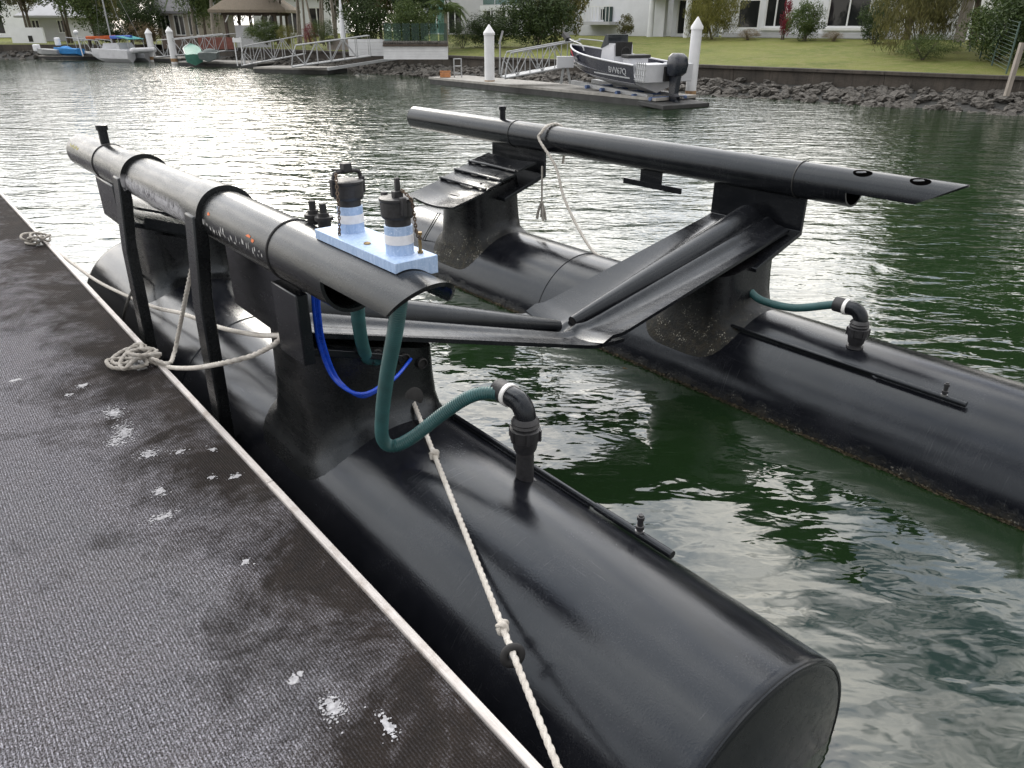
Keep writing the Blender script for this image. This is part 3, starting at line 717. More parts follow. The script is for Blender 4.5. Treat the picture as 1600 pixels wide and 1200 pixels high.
# lines from the two dock cleats
c2 = Vector((.745, 4.19, DZ)); c1 = Vector((.775, 7.42, DZ))
rope([qL(70, 383, .83)+Vector((0,0,.01)), qL(100, 402, .87), qL(150, 438, .925), qL(205, 465, 1.0), qL(245, 481, 1.02), qL(285, 490, 1.03), qL(345, 512, 1.06), qL(400, 523, 1.065), qL(440, 524, 1.062), (1.07, 2.74, 1.05), (1.08, 2.66, 1.05)], .0115, M['rope'], 'white rope from the thin rope bundle passing behind both guard posts to the bracket')
rope([c2+Vector((.04, .0, .05)), qL(262, 568, .86), qL(272, 552, .93), qL(279, 520, .97), qL(286, 485, .985), qL(293, 450, 1.0), qL(300, 418, 1.02), qL(303, 398, 1.05)], .0115, M['rope'], 'cream rope rising steeply from the coiled cleat to the guide pipe')
rope([c2+Vector((.02, -.03, .05)), qL(262, 573, .855), qL(300, 575, .858), qL(345, 568, .865), qL(390, 557, .97), qL(425, 540, 1.03), (1.065, 2.75, 1.07), (1.08, 2.66, 1.08)], .0115, M['rope'], 'white rope slung from the coiled cleat across the front of a post')
def coil(c, R_, label, n, seed, r=.0115):
    R = random.Random(seed); pts = []
    for k in range(n):                                # loose turns, each with its own centre, tilt and size
        cx, cy = R.uniform(-.05, .05)*R_/.12, R.uniform(-.06, .06)*R_/.12; A_, B_ = R_*R.uniform(.35, .75), R_*R.uniform(.7, 1.15); ph = R.uniform(-.9, .9); tx, ty = R.uniform(-.45, .45), R.uniform(-.35, .35)
        for i in range(7):
            t = 2*pi*i/7+R.uniform(-.15, .15); x = A_*cos(t); y = B_*sin(t); X = cx+x*cos(ph)-y*sin(ph); Y_ = cy+x*sin(ph)+y*cos(ph)
            pts.append(Vector(c)+Vector((min(X, .10), Y_, max(r, .018+.017*k+tx*X+ty*Y_+R.uniform(-.006, .006)))))
    return rope(pts, r, M['rope_grey'], label, 'rope_coil')
coil(c2, .135, 'thick heap of weathered rope on the dock edge where two lines leave for the lift', 5, 2)
coil(c1, .12, 'smaller thin rope bundle on the dock edge with one line leaving it', 4, 5, .010)
M['alu'] = simple('weathered aluminium', (.42, .43, .44), .5, .7, .25, 20)
for c0, lb in ((c2, 'low metal cleat buried under the thick rope heap'), (c1, 'low metal cleat under the smaller rope bundle')):
    m = MB(); m.tube([c0+Vector((0, -.11, .055)), c0+Vector((0, -.05, .048)), c0+Vector((0, .05, .048)), c0+Vector((0, .11, .055))], [.009, .013, .013, .009], 10)
    m.box(c0+Vector((0,-.035,.024)), (.022,.022,.05)); m.box(c0+Vector((0,.035,.024)), (.022,.022,.05)); m.box(c0+Vector((0,0,.003)), (.05,.14,.006))
    m.top('dock_cleat', M['alu'], lb, 'cleat', FQ, c0)
rope([qL(232, 418, 1.25), qL(215, 440, 1.1), qL(200, 470, .97), qL(192, 500, .92)], .010, M['rope_dark'], 'short dark rope hanging beside the guard post next to the capped spigot')
# over the far guide pipe
p = [Vector((4.63+.16*sin(t), 5.10, 1.28+.13*cos(t))) for t in (1.6, .9, .4, 0, -.5, -1.0, -1.5)]
rope([Vector((4.78, 5.12, 1.05)), *p, qL(868, 260, 4.48), qL(880, 305, 4.46), qL(900, 350, 4.43), qL(926, 392, 4.40), qL(950, 405, 4.40)], .0125, M['rope'], 'cream rope looped over the open water guide pipe and drooping to the pontoon')
rope([(4.51, 5.10, 1.06), (4.51, 5.10, .9), (4.512, 5.10, .74)], .009, M['rope_grey'], 'short frayed rope end hanging under the bracket of the open water guide pipe', 'frayed_rope',
     extra=[[(4.512, 5.10, .75), (4.512+.022*cos(k*2.4), 5.10+.03*sin(k*1.7), .66), (4.512+.03*cos(k*2.4), 5.10+.045*sin(k*1.7), .575+.01*(k % 3))] for k in range(9)])
# ================================================================== far banks
def lawn_mat():
    m, n, l, p = newmat('lawn'); v = coord(n)
    c = mix(n, l, rng(n, l, noise(n, l, v, .35, 6, .65), .35, .65), (.11, .14, .028), (.20, .215, .055))
    c = mix(n, l, rng(n, l, noise(n, l, v, 2.4, 7, .75), .45, .68), c, (.24, .22, .09))
    c = mix(n, l, mth(n, l, 'MULTIPLY', rng(n, l, noise(n, l, v, 40, 3, .75), .35, .65), .45), c, (.04, .06, .012))
    l.new(c, p.inputs['Base Color']); p.inputs['Roughness'].default_value = .9; p.inputs['Specular IOR Level'].default_value = .2
    l.new(bump(n, l, noise(n, l, v, 45, 4, .75), .04), p.inputs['Normal']); return m
M['lawn'] = lawn_mat()
def gz(y): return .84+.76*min(1, max(0, (y-1.85)/11)) if y > 1.8 else .84      # height of the garden, bank frame
m = MB(); g = []
xs = [-62+1.6*i for i in range(80)]; ys = [1.84, 2.6, 3.6, 5, 6.5, 8, 10, 12.8, 16, 22, 40, 90, 260]
R_ = random.Random(1)
for x in xs: g.append([(x*(1 if y < 30 else 1+(y-30)/60), y, gz(y)+(R_.uniform(-.03, .03) if 2 < y < 14 else 0)) for y in ys])
m.add([p for r in g for p in r], [(i*len(ys)+j, i*len(ys)+j+1, (i+1)*len(ys)+j+1, (i+1)*len(ys)+j)[::-1] for i in range(len(xs)-1) for j in range(len(ys)-1)])
m.top('lawn', M['lawn'], 'mown green lawn sloping up behind the seawall', None, FB, (0,0,0), kind='structure', ang=80)
m = MB(); m.add([(-200, 58.9, .9), (-27, 58.9, .9), (-10, 75, .95), (-10, 95, 1.2), (-200, 95, 1.2)], [(0,1,2,3,4)])
m.top('lawn', M['lawn'], 'flat green lawn behind the catamaran and small dinghies', None, FW, (0,0,0), kind='structure', ang=0)
def concrete(name, c1, c2):
    m, n, l, p = newmat(name); v = coord(n)
    st = noise(n, l, mapv(n, l, v, (3.5, 3.5, .35)), 2.2, 6, .7); b = noise(n, l, v, 1.2, 6, .65)
    c = mix(n, l, rng(n, l, b, .35, .68), c2, c1); c = mix(n, l, mth(n, l, 'MULTIPLY', rng(n, l, st, .5, .7), .75), c, tuple(x*.4 for x in c2))
    c = mix(n, l, mth(n, l, 'MULTIPLY', rng(n, l, noise(n, l, mapv(n, l, v, (8, 8, .3)), 2.0, 4, .7), .66, .74), .5), c, (.35, .33, .29))
    l.new(c, p.inputs['Base Color']); p.inputs['Roughness'].default_value = .9; l.new(bump(n, l, noise(n, l, v, 14, 6, .7), .03), p.inputs['Normal']); return m
M['wall'] = concrete('stained concrete', (.085, .072, .06), (.045, .04, .035))
sw = thing('seawall', 'long stained concrete seawall between lawn and boulders', 'seawall', FB, (-15, 1.7, 0))
x0 = -61.5
while x0 < 30:
    m = MB(); m.box((x0+2.6, 1.73, .42), (5.19, .2, .74)); m.build('wall_panel', M['wall'], sw, 30, .012)
    m = MB(); m.box((x0+2.6, 1.70, .83), (5.195, .32, .11)); m.build('capping', M['wall'], sw, 30, .015); x0 += 5.2
sw2 = thing('seawall', 'dark seawall behind the catamaran and small dinghies', 'seawall', FW, (-60, 58.7, 0))
for k in range(9):
    m = MB(); m.box((-30.6-8*k, 58.75, .62), (7.98, .3, .62)); m.build('wall_panel', M['wall'], sw2, 30)
M['rock'] = simple('dark basalt boulder', (.135, .125, .112), .85, var=.5, scale=3, bmp=.05, bscale=6, col2=(.035, .033, .03))
M['mud'] = simple('wet bank rubble', (.03, .03, .028), .8, var=.5, scale=4, bmp=.06, bscale=5)
m = MB(); m.add([(-62,-1.6,-.45),(40,-1.6,-.45),(40,1.65,.36),(-62,1.65,.36)], [(0,1,2,3)])
bs = m.top('bank_slope', M['mud'], 'rubble slope below the seawall', None, FB, (0,0,0), kind='structure', ang=0)
m = MB(); m.add([(-120,56.6,-.4),(-24,56.6,-.4),(-24,58.65,.5),(-120,58.65,.5)], [(0,1,2,3)])
bs2 = m.top('bank_slope', M['mud'], 'rubble slope behind the catamaran dock', None, FW, (0,0,0), kind='structure', ang=0)
def rock_mesh(seed):
    R = random.Random(seed); m = MB(); rings = []
    ax = (R.uniform(.7, 1.3), R.uniform(.6, 1.0), R.uniform(.5, .8))
    for (h, r) in ((-.8, .55), (-.3, .95), (.25, 1.0), (.7, .6)):
        rings.append([Vector((ax[0]*r*cos(2*pi*j/6+h)*R.uniform(.72, 1.2), ax[1]*r*sin(2*pi*j/6+h)*R.uniform(.72, 1.2), ax[2]*(h+R.uniform(-.2, .2)))) for j in range(6)])
    m.loft(rings); me = m.mesh('rock', ang=0); me.materials.append(M['rock']); return me, m
RM = [rock_mesh(i) for i in range(10)]
R_ = random.Random(11); spots = []
for i in range(2400):
    x = R_.uniform(-45, 3.5); y = R_.uniform(-.85, 1.56); spots.append((x, y, R_.uniform(.07, .20)*(1.2 if x > -14 else 1.05)))
spots.sort(key=lambda s_: -s_[2]/(abs(s_[0]-6)+16)); stuff = MB()
def rocky(x, y, r): return Vector((x, y, -.45+(y+1.6)*.249+r*.28))
for i, (x, y, r) in enumerate(spots):
    rot = Euler((R_.uniform(-.5, .5), R_.uniform(-.5, .5), R_.uniform(0, 6.28))); k = i % 10
    if i < 300:
        o = bpy.data.objects.new('rock', RM[k][0]); COL.objects.link(o); o.parent = bs; o.location = rocky(x, y, r); o.rotation_euler = rot; o.scale = (r, r, r)
    else:
        mt = Matrix.Translation(rocky(x, y, r)) @ rot.to_matrix().to_4x4() @ Matrix.Scale(r, 4); stuff.add([mt @ v for v in RM[k][1].v], RM[k][1].f)
o = stuff.build('rubble', M['rock'], bs, 0); o['kind'] = 'stuff'
stuff = MB()
for i in range(420):
    x = R_.uniform(-62, -25); y = R_.uniform(56.5, 58.6); r = R_.uniform(.12, .25); k = i % 10
    mt = Matrix.Translation((x, y, -.4+(y-56.6)*.44+r*.3)) @ Euler((R_.uniform(-.5,.5), R_.uniform(-.5,.5), R_.uniform(0,6))).to_matrix().to_4x4() @ Matrix.Scale(r, 4); stuff.add([mt @ v for v in RM[k][1].v], RM[k][1].f)
o = stuff.build('rubble', M['rock'], bs2, 0); o['kind'] = 'stuff'

# ================================================================== plants
def leaf_mat(name, a, b, tr=.25):
    m, n, l, p = newmat(name); ge = n.new('ShaderNodeNewGeometry'); ri = ge.outputs['Random Per Island']
    big = noise(n, l, coord(n), 1.3, 3, .6)
    c = mix(n, l, rng(n, l, mth(n, l, 'ADD', mth(n, l, 'MULTIPLY', ri, .5), mth(n, l, 'MULTIPLY', big, .6)), .25, .8), a, b)
    l.new(c, p.inputs['Base Color']); p.inputs['Roughness'].default_value = .6; p.inputs['Specular IOR Level'].default_value = .3
    t = n.new('ShaderNodeBsdfTranslucent'); l.new(c, t.inputs[0]); ms = n.new('ShaderNodeMixShader'); ms.inputs[0].default_value = tr
    l.new(p.outputs[0], ms.inputs[1]); l.new(t.outputs[0], ms.inputs[2]); l.new(ms.outputs[0], n['Material Output'].inputs[0]); return m
M['leaf_dark'] = leaf_mat('dark foliage', (.018, .034, .012), (.055, .085, .026))
M['leaf_mid'] = leaf_mat('green foliage', (.03, .058, .015), (.095, .13, .036))
M['leaf_olive'] = leaf_mat('olive foliage', (.06, .065, .022), (.17, .16, .06))
M['leaf_yellow'] = leaf_mat('yellow green foliage', (.08, .09, .02), (.22, .21, .06))
M['leaf_dry'] = leaf_mat('dry tan foliage', (.12, .09, .05), (.30, .24, .15))
M['leaf_red'] = leaf_mat('red foliage', (.12, .012, .02), (.25, .03, .05))
M['bark'] = simple('bark', (.11, .09, .07), .9, var=.5, scale=8, bmp=.03, bscale=12)
M['bark_pale'] = simple('pale bark', (.30, .27, .23), .85, var=.4, scale=6, bmp=.02, bscale=10)
CR = {}
def crown(key, n, seed, leaf, clumps, droop=0.0, narrow=.42):
    R = random.Random(seed); m = MB(); cs = []
    for _ in range(clumps):
        while True:
            p = Vector((R.uniform(-1, 1), R.uniform(-1, 1), R.uniform(-1, 1)))
            if .25 < p.length < 1: break
        cs.append((p*.82, R.uniform(.18, .40)))
    for i in range(n):
        c, r = R.choice(cs); d = Vector((R.gauss(0, 1), R.gauss(0, 1), R.gauss(0, .8))); d = d.normalized()*r*R.uniform(.45, 1)**.6
        p = c+d; nrm = (d.normalized()+Vector((R.uniform(-.8, .8), R.uniform(-.8, .8), R.uniform(-.3, .9)))).normalized()
        u = nrm.cross(Vector((R.uniform(-1, 1), R.uniform(-1, 1), R.uniform(-1, 1)))).normalized()
        if droop: u = (u*(1-droop)+Vector((0, 0, -1))*droop).normalized()
        w = nrm.cross(u).normalized(); L_ = leaf*R.uniform(.6, 1.4); W_ = L_*narrow
        m.add([p-u*L_*.5, p+w*W_*.5, p+u*L_*.5-nrm*L_*.12, p-w*W_*.5], [(0, 1, 2, 3)])
    CR[key] = m.mesh('crown_'+key, ang=0)
crown('a', 9000, 1, .075, 60); crown('b', 11000, 2, .07, 90); crown('c', 11000, 3, .10, 70, .6, .14); crown('d', 2600, 4, .13, 30); crown('e', 9000, 5, .06, 80, .35, .26)
def tree(label, base, h, rad, key, leaf, bark=None, cat='tree', name='broadleaf_tree', group=None, trunks=1, frame=FW, lift_=.5, squash=None, tr=.10):
    # base: point in frame; h total height; rad crown radius (x,y); lift_: fraction of the height where the crown starts
    R = random.Random(int(abs(base[0])*97+abs(base[1])*31)); base = Vector(base)
    t = thing(name, label, cat, frame, base, group)
    z0 = h*lift_; cz = (z0+h)/2; rz = (h-z0)/2*1.08
    for k in range(trunks):
        m = MB(); off = Vector((R.uniform(-.3, .3), R.uniform(-.3, .3), 0))*(1 if trunks > 1 else 0); tip = Vector((R.uniform(-.25, .25)*rad, R.uniform(-.25, .25)*rad, cz))
        m.tube(catmull([base+off-Vector((0,0,.15)), base+off*1.3+tip*.35+Vector((R.uniform(-.1,.1), 0, 0)), base+off*1.6+tip], .3), [tr*(1-.6*i/12) if i < 12 else tr*.4 for i in range(200)][:len(catmull([base+off-Vector((0,0,.15)), base+off*1.3+tip*.35, base+off*1.6+tip], .3))+3], 8)
        for q in range(3):
            a = R.uniform(0, 6.28); s0 = base+off*1.4+tip*R.uniform(.45, .8); e = base+Vector((cos(a)*rad*.65, sin(a)*rad*.65, cz+R.uniform(-.1, .5)*rz)); m.tube([s0, s0.lerp(e, .5)+Vector((0,0,.1*rad)), e], [tr*.45, tr*.3, tr*.12], 6)
        m.build('trunk', bark or M['bark'], t)
    o = bpy.data.objects.new('crown', CR[key].copy() if False else CR[key]); COL.objects.link(o); o.parent = t; o.location = (0, 0, cz); o.scale = (rad, rad, rz); o.rotation_euler = (0, 0, R.uniform(0, 6.28))
    o.material_slots[0].link = 'OBJECT'; o.material_slots[0].material = leaf
    return t
# palms: one frond mesh, copied
def frond_mesh(seed, ln=1.0, droop=.55):
    R = random.Random(seed); m = MB(); pts = [Vector((ln*(i/10), 0, .30*ln*sin(pi*.8*i/10)-droop*ln*(i/10)**2.2)) for i in range(11)]
    m.tube(pts, [.018*(1-.8*i/10) for i in range(11)], 5)
    for i in range(2, 44):
        f = i/44; k = f*10; a = pts[int(k)].lerp(pts[min(10, int(k)+1)], k-int(k)); L_ = .34*ln*(sin(pi*min(1, f*1.02))**.6+.15)
        for s in (-1, 1):
            d = Vector((.55, s*.75, -.35-.35*f)).normalized()*L_*R.uniform(.8, 1.1); w = Vector((.022*ln, 0, 0)); m.add([a-w*.5, a+w*.5, a+d], [(0, 1, 2)])
    return m.mesh('frond', ang=0)
FM = [frond_mesh(1, 1, .55), frond_mesh(2, 1, .85), frond_mesh(3, 1, .35)]
for f in FM: f.materials.append(M['leaf_mid'])
def palm(label, base, h, fl, frame=FW, n=16, leaf='leaf_mid', bend=.2, group=None, tr=.11):
    R = random.Random(int(abs(base[0])*53+h*10)); base = Vector(base); t = thing('palm_tree', label, 'palm', frame, base, group)
    top = base+Vector((bend, 0, h)); pts = catmull([base-Vector((0,0,.1)), base+Vector((bend*.3, 0, h*.5)), top], .12)
    m = MB(); m.tube(pts, [tr*(1.25-.5*min(1, i/len(pts)))*(1+(.07 if i % 3 == 0 else 0)) for i in range(len(pts))], 10); m.build('trunk', M['bark_pale'], t)
    for k in range(n):
        o = bpy.data.objects.new('frond', FM[k % 3]); COL.objects.link(o); o.parent = t; o.location = top-base; s = fl*R.uniform(.85, 1.1); o.scale = (s, s, s)
        o.rotation_euler = (R.uniform(-.2, .2), R.uniform(-.75, .45), 2*pi*k/n*2.4+R.uniform(-.2, .2))
        o.material_slots[0].link = 'OBJECT'; o.material_slots[0].material = M[leaf]
    return t
def shrub(label, base, w, h, key, leaf, frame=FB, name='garden_shrub', group=None, d=None, stems=4):
    base = Vector(base); t = thing(name, label, 'shrub', frame, base, group); R = random.Random(int(abs(base[0])*71+7))
    m = MB()
    for k in range(stems):
        a = R.uniform(0, 6.28); m.tube([base+Vector((R.uniform(-.1,.1), R.uniform(-.1,.1), -.05)), base+Vector((cos(a)*w*.25, sin(a)*w*.2, h*.65))], [.025, .01], 5)
    m.build('stem', M['bark'], t)
    o = bpy.data.objects.new('crown', CR[key]); COL.objects.link(o); o.parent = t; o.location = (0, 0, h*.5); o.scale = (w/2*1.1, (d or w)/2*1.1, h/2*1.08); o.rotation_euler = (0, 0, R.uniform(0, 6.28) if not d else 0)
    o.material_slots[0].link = 'OBJECT'; o.material_slots[0].material = leaf
    return t
for k in CR: CR[k].materials.append(M['leaf_mid'])
# ================================================================== houses on the far bank
M['render_white'] = simple('white rendered wall', (.74, .76, .80), .8, var=.08, scale=1.5)
M['render_grey'] = simple('pale grey rendered wall', (.50, .51, .54), .8, var=.08, scale=1.5)
M['render_tan'] = simple('tan wall', (.42, .38, .33), .8, var=.12, scale=1.5)
M['frame'] = simple('white window frame', (.78, .79, .8), .5, var=.05)
M['glass'] = simple('dark window glass', (.018, .02, .022), .06, var=.3, scale=.6)
M['glass_green'] = simple('pale green glass', (.16, .30, .28), .08, var=.2, scale=.8)
def tinted():
    m, n, l, p = newmat('tinted pool glass'); p.inputs['Base Color'].default_value = (.03, .06, .055, 1); p.inputs['Roughness'].default_value = .05
    t = n.new('ShaderNodeBsdfTransparent'); t.inputs[0].default_value = (.72, .85, .82, 1); ms = n.new('ShaderNodeMixShader'); ms.inputs[0].default_value = .68
    l.new(p.outputs[0], ms.inputs[1]); l.new(t.outputs[0], ms.inputs[2]); l.new(ms.outputs[0], n['Material Output'].inputs[0]); return m
M['tinted'] = tinted()
M['tile'] = simple('grey roof tile', (.17, .17, .18), .75, var=.25, scale=3, bmp=.02, bscale=8)
M['shutter'] = simple('dark green shutter', (.03, .055, .05), .5)
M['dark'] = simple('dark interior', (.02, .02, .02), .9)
M['thatch'] = simple('thatch', (.28, .235, .18), .95, var=.5, scale=6, bmp=.06, bscale=18, stretch=(6, 6, 1))
M['timber'] = simple('dark timber', (.075, .055, .042), .8, var=.4, scale=6)
M['timber_grey'] = simple('weathered timber', (.28, .25, .22), .85, var=.35, scale=5, stretch=(4, 4, .5))
M['red_fence'] = simple('red brown fence', (.17, .06, .045), .8, var=.3)
M['paint_white'] = simple('white painted steel', (.66, .67, .69), .5, var=.1, scale=3)
M['rust'] = simple('rusty base', (.30, .19, .10), .85, var=.4, scale=6)
M['alu_pale'] = simple('pale aluminium', (.34, .35, .36), .5, .35, .2, 6)
def facade(parent, mat_, x0, x1, y, z0, z1, holes=(), th=.22, depth=None, name='wall'):
    X = sorted({x0, x1, *[v for h in holes for v in h[:2]]}); Z = sorted({z0, z1, *[v for h in holes for v in h[2:]]}); m = MB()
    for i in range(len(X)-1):
        for j in range(len(Z)-1):
            cx = (X[i]+X[i+1])/2; cz = (Z[j]+Z[j+1])/2
            if any(h[0] < cx < h[1] and h[2] < cz < h[3] for h in holes): continue
            m.box((cx, y+th/2, cz), (X[i+1]-X[i], th, Z[j+1]-Z[j]))
    w = m.build(name, mat_, parent, 0)
    if depth:
        m = MB(); m.box((x0+.11, y+th+depth/2, (z0+z1)/2), (.218, depth, z1-z0)); m.build('side_wall', mat_, parent, 0)
        m = MB(); m.box((x1-.11, y+th+depth/2, (z0+z1)/2), (.218, depth, z1-z0)); m.build('side_wall', mat_, parent, 0)
        m = MB(); m.box(((x0+x1)/2, y+th+depth-.1, (z0+z1)/2), (x1-x0-.45, .2, z1-z0)); m.build('rear_wall', mat_, parent, 0)
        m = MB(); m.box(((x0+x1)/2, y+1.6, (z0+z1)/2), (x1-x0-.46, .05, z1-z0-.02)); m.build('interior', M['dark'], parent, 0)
    return w
def window(parent, x0, x1, y, z0, z1, n=2, rows=1, glass='glass', sill=True, fr=.07):
    m = MB()
    for z in (z0+fr/2, z1-fr/2): m.box(((x0+x1)/2, y+.07, z), (x1-x0-.004, .09, fr))
    for i in range(n+1): m.box((x0+fr/2+(x1-x0-fr)*i/n, y+.07, (z0+z1)/2), (fr, .088, z1-z0-2*fr-.002))
    for k in range(1, rows): m.box(((x0+x1)/2, y+.07, z0+(z1-z0)*k/rows), (x1-x0-2*fr, .07, fr*.7))
    f = m.build('window', M['frame'], parent, 0)
    for i in range(n):
        a = x0+fr+(x1-x0-fr)*i/n; b = x0+(x1-x0-fr)*(i+1)/n
        p = MB(); p.box(((a+b)/2, y+.085, (z0+z1)/2), (b-a, .012, z1-z0-2*fr)); p.build('pane', M[glass], f, 0)
    if sill:
        p = MB(); p.box(((x0+x1)/2, y-.05, z0-.07), (x1-x0+.24, .16, .12)); p.build('sill', M['frame'], f, 0)
def hip(parent, x0, x1, y0, y1, z, h, mat_, ov=.6):
    x0 -= ov; x1 += ov; y0 -= ov; y1 += ov; d = min((x1-x0), (y1-y0))/2
    if x1-x0 > y1-y0: r = [(x0+d, (y0+y1)/2, z+h), (x1-d, (y0+y1)/2, z+h)]
    else: r = [((x0+x1)/2, y0+d, z+h), ((x0+x1)/2, y1-d, z+h)]
    m = MB(); b = [(x0,y0,z),(x1,y0,z),(x1,y1,z),(x0,y1,z)]; b2 = [(p[0],p[1],p[2]-.16) for p in b]
    if x1-x0 > y1-y0: f = [(0,1,5,4),(1,2,5),(2,3,4,5),(3,0,4)]
    else: f = [(0,1,4),(1,2,5,4),(2,3,5),(3,0,4,5)]
    m.add(b+r+b2, f+[(0,6,7,1),(1,7,8,2),(2,8,9,3),(3,9,6,0),(9,8,7,6)]); return m.build('roof', mat_, parent, 0)
def bx(px, o): return bank(px, o, 1.6).x
# --- single-storey white house, right
o_ = 15; h3 = thing('white_bungalow', 'white rendered bungalow with tall dark sash windows behind the lawn', 'house', FB, (bx(1260, o_), o_, 1.55))
za, zb = 1.45, 4.6
def zz_(px, py, o): return bank_z(px, py, o).z
w1 = (bx(1190, o_), bx(1223, o_), zz_(1200, 43, o_), 3.75); w2 = (bx(1286, o_), bx(1352, o_), zz_(1320, 43, o_), 3.75); w3 = (bx(1148, o_), bx(1182, o_), zz_(1160, 45, o_), 3.4); w4 = (bx(1425, o_), bx(1470, o_), 2.2, 3.7)
facade(h3, M['render_white'], bx(1128, o_), bx(1500, o_), o_, za, zb, (w1, w2, w3, w4), depth=8)
for w_ in (w1, w2, w4): window(h3, w_[0], w_[1], o_, w_[2], w_[3], 2)
window(h3, w3[0], w3[1], o_, w3[2], w3[3], 1, sill=False)
m = MB(); m.box(((bx(1128, o_)+bx(1500, o_))/2, o_-.03, 1.72), (bx(1500, o_)-bx(1128, o_), .06, .2)); m.build('plinth', M['render_grey'], h3, 0)
hip(h3, bx(1128, o_), bx(1500, o_), o_, o_+8.2, zb, 1.8, M['tile'])
# --- white house with rounded porch and balcony
o_ = 16.5; h2 = thing('white_porch_house', 'white two storey house with rounded porch and small balcony behind the lawn', 'house', FB, (bx(1000, o_), o_, 1.55))
wa = (bx(944, o_), bx(953, o_), zz_(950, 33, o_), zz_(950, 12, o_)); wb = (bx(935, o_), bx(943, o_), zz_(940, 33, o_), zz_(940, 12, o_))
wc = (bx(985, o_), bx(1010, o_), 5.0, 6.4)
facade(h2, M['render_white'], bx(905, o_), bx(1040, o_), o_, 1.45, 7.2, ((wb[0], wa[1], wa[2], wa[3]), wc), depth=7)
window(h2, wb[0], wa[1], o_, wa[2], wa[3], 2, sill=False); window(h2, *wc[:2], o_, *wc[2:], 2)
xa, xb = bx(912, o_-.9), bx(936, o_-.9)
m = MB(); m.box(((xa+xb)/2+.3, o_-.5, wa[2]-.12), (xb-xa+1.0, 1.0, .18)); bl = m.build('balcony', M['render_grey'], h2, 0)
for k in range(9): m = MB(); m.box((xa-.1+(xb-xa+.8)*k/8, o_-.94, wa[2]+.38), (.03, .03, .8)); m.build('baluster', M['frame'], bl, 0)
m = MB(); m.box(((xa+xb)/2+.3, o_-.94, wa[2]+.8), (xb-xa+1.0, .05, .05)); m.build('handrail', M['frame'], bl, 0)
m = MB(); sx = bx(948, o_-.1); m.box((sx, o_-.06, (wa[2]+wa[3])/2), (.62, .05, wa[3]-wa[2]+.1)); m.build('shutter', M['shutter'], h2, 0)
hip(h2, bx(905, o_), bx(1040, o_), o_, o_+7.2, 7.2, 1.6, M['tile'])
# porch: curved ring beam on columns with a window behind
pc = Vector((bx(1052, 14.4), 15.6, 0)); rr = 2.1
m = MB(); ring = []
for i in range(25):
    t = -pi*1.02+pi*1.04*i/24; ring.append([pc+Vector((r*cos(t), r*sin(t), z)) for r, z in ((rr-.2, 3.55), (rr, 3.55), (rr, 4.5), (rr-.2, 4.5))])
m.loft(ring); m.build('porch_beam', M['render_white'], h2, 50)
for t in (-2.35, -1.0, -.25):
    m = MB(); m.lathe(pc+Vector((cos(t)*(rr-.12), sin(t)*(rr-.12), 1.5)), (0,0,1), [(0,.16),(2.06,.15)], 14); m.build('porch_column', M['render_white'], h2)
m = MB(); m.box((pc.x-1.5, pc.y-.6, 2.55), (1.1, .3, 2.1)); m.build('porch_wall', M['render_white'], h2, 0)
facade(h2, M['render_white'], pc.x-.9, pc.x+2.0, pc.y, 1.45, 4.4, ((pc.x-.6, pc.x+1.6, 1.7, 3.5),), name='porch_back_wall'); window(h2, pc.x-.6, pc.x+1.6, pc.y, 1.7, 3.5, 3, sill=False)
m = MB(); m.lathe(pc+Vector((0,0,4.45)), (0,0,1), [(0, rr+.1), (.15, rr+.1), (1.2, .3)], 24); m.build('porch_roof', M['tile'], h2)
# --- grey and white house with balcony, behind the palm
o_ = 15; h1 = thing('grey_balcony_house', 'pale grey and white house with glass balcony behind palm and hedge', 'house', FB, (bx(740, o_), o_, 1.55))
ga = (bx(668, o_), bx(697, o_), 1.6, 3.9); gb = (bx(700, o_), bx(722, o_), 1.6, 3.3); gd = (bx(758, o_), bx(775, o_), 1.6, 3.3); ge = (bx(784, o_), bx(805, o_), 1.6, 3.4)
facade(h1, M['render_grey'], bx(662, o_), bx(835, o_), o_, 1.45, 8, (ga, gb, gd, ge), depth=7)
window(h1, *ga[:2], o_, *ga[2:], 2, 1, 'glass_green', False); window(h1, *gb[:2], o_, *gb[2:], 2, sill=False); window(h1, *gd[:2], o_, *gd[2:], 2, sill=False); window(h1, *ge[:2], o_, *ge[2:], 2, sill=False)
xa, xb = bx(752, 13.4), bx(815, 13.4); z0 = zz_(790, 12, 13.4)
m = MB(); m.box(((xa+xb)/2, 14.15, z0), (xb-xa, 1.66, .3)); bl = m.build('balcony', M['render_white'], h1, 0)
for k in range(4):
    m = MB(); m.box((xa+.15+(xb-xa-.3)*k/3, 13.5, (1.5+z0-.15)/2), (.28, .28, z0-.15-1.5)); m.build('balcony_column', M['render_white'], h1, 0)
    if k < 3: m = MB(); m.box((xa+.15+(xb-xa-.3)*(k+.5)/3, 13.42, z0+.62), ((xb-xa)/3-.2, .02, .85)); m.build('glass_panel', M['tinted'], bl, 0)
m = MB(); m.box(((xa+xb)/2, 13.42, z0+1.1), (xb-xa, .06, .05)); m.build('handrail', M['frame'], bl, 0)
m = MB(); m.box((bx(664, o_-.3), o_-.2, 4.7), (.4, .5, 6.5)); m.build('pillar', M['render_white'], h1, 0)
hip(h1, bx(662, o_), bx(835, o_), o_, o_+7.2, 8, 1.6, M['tile'])
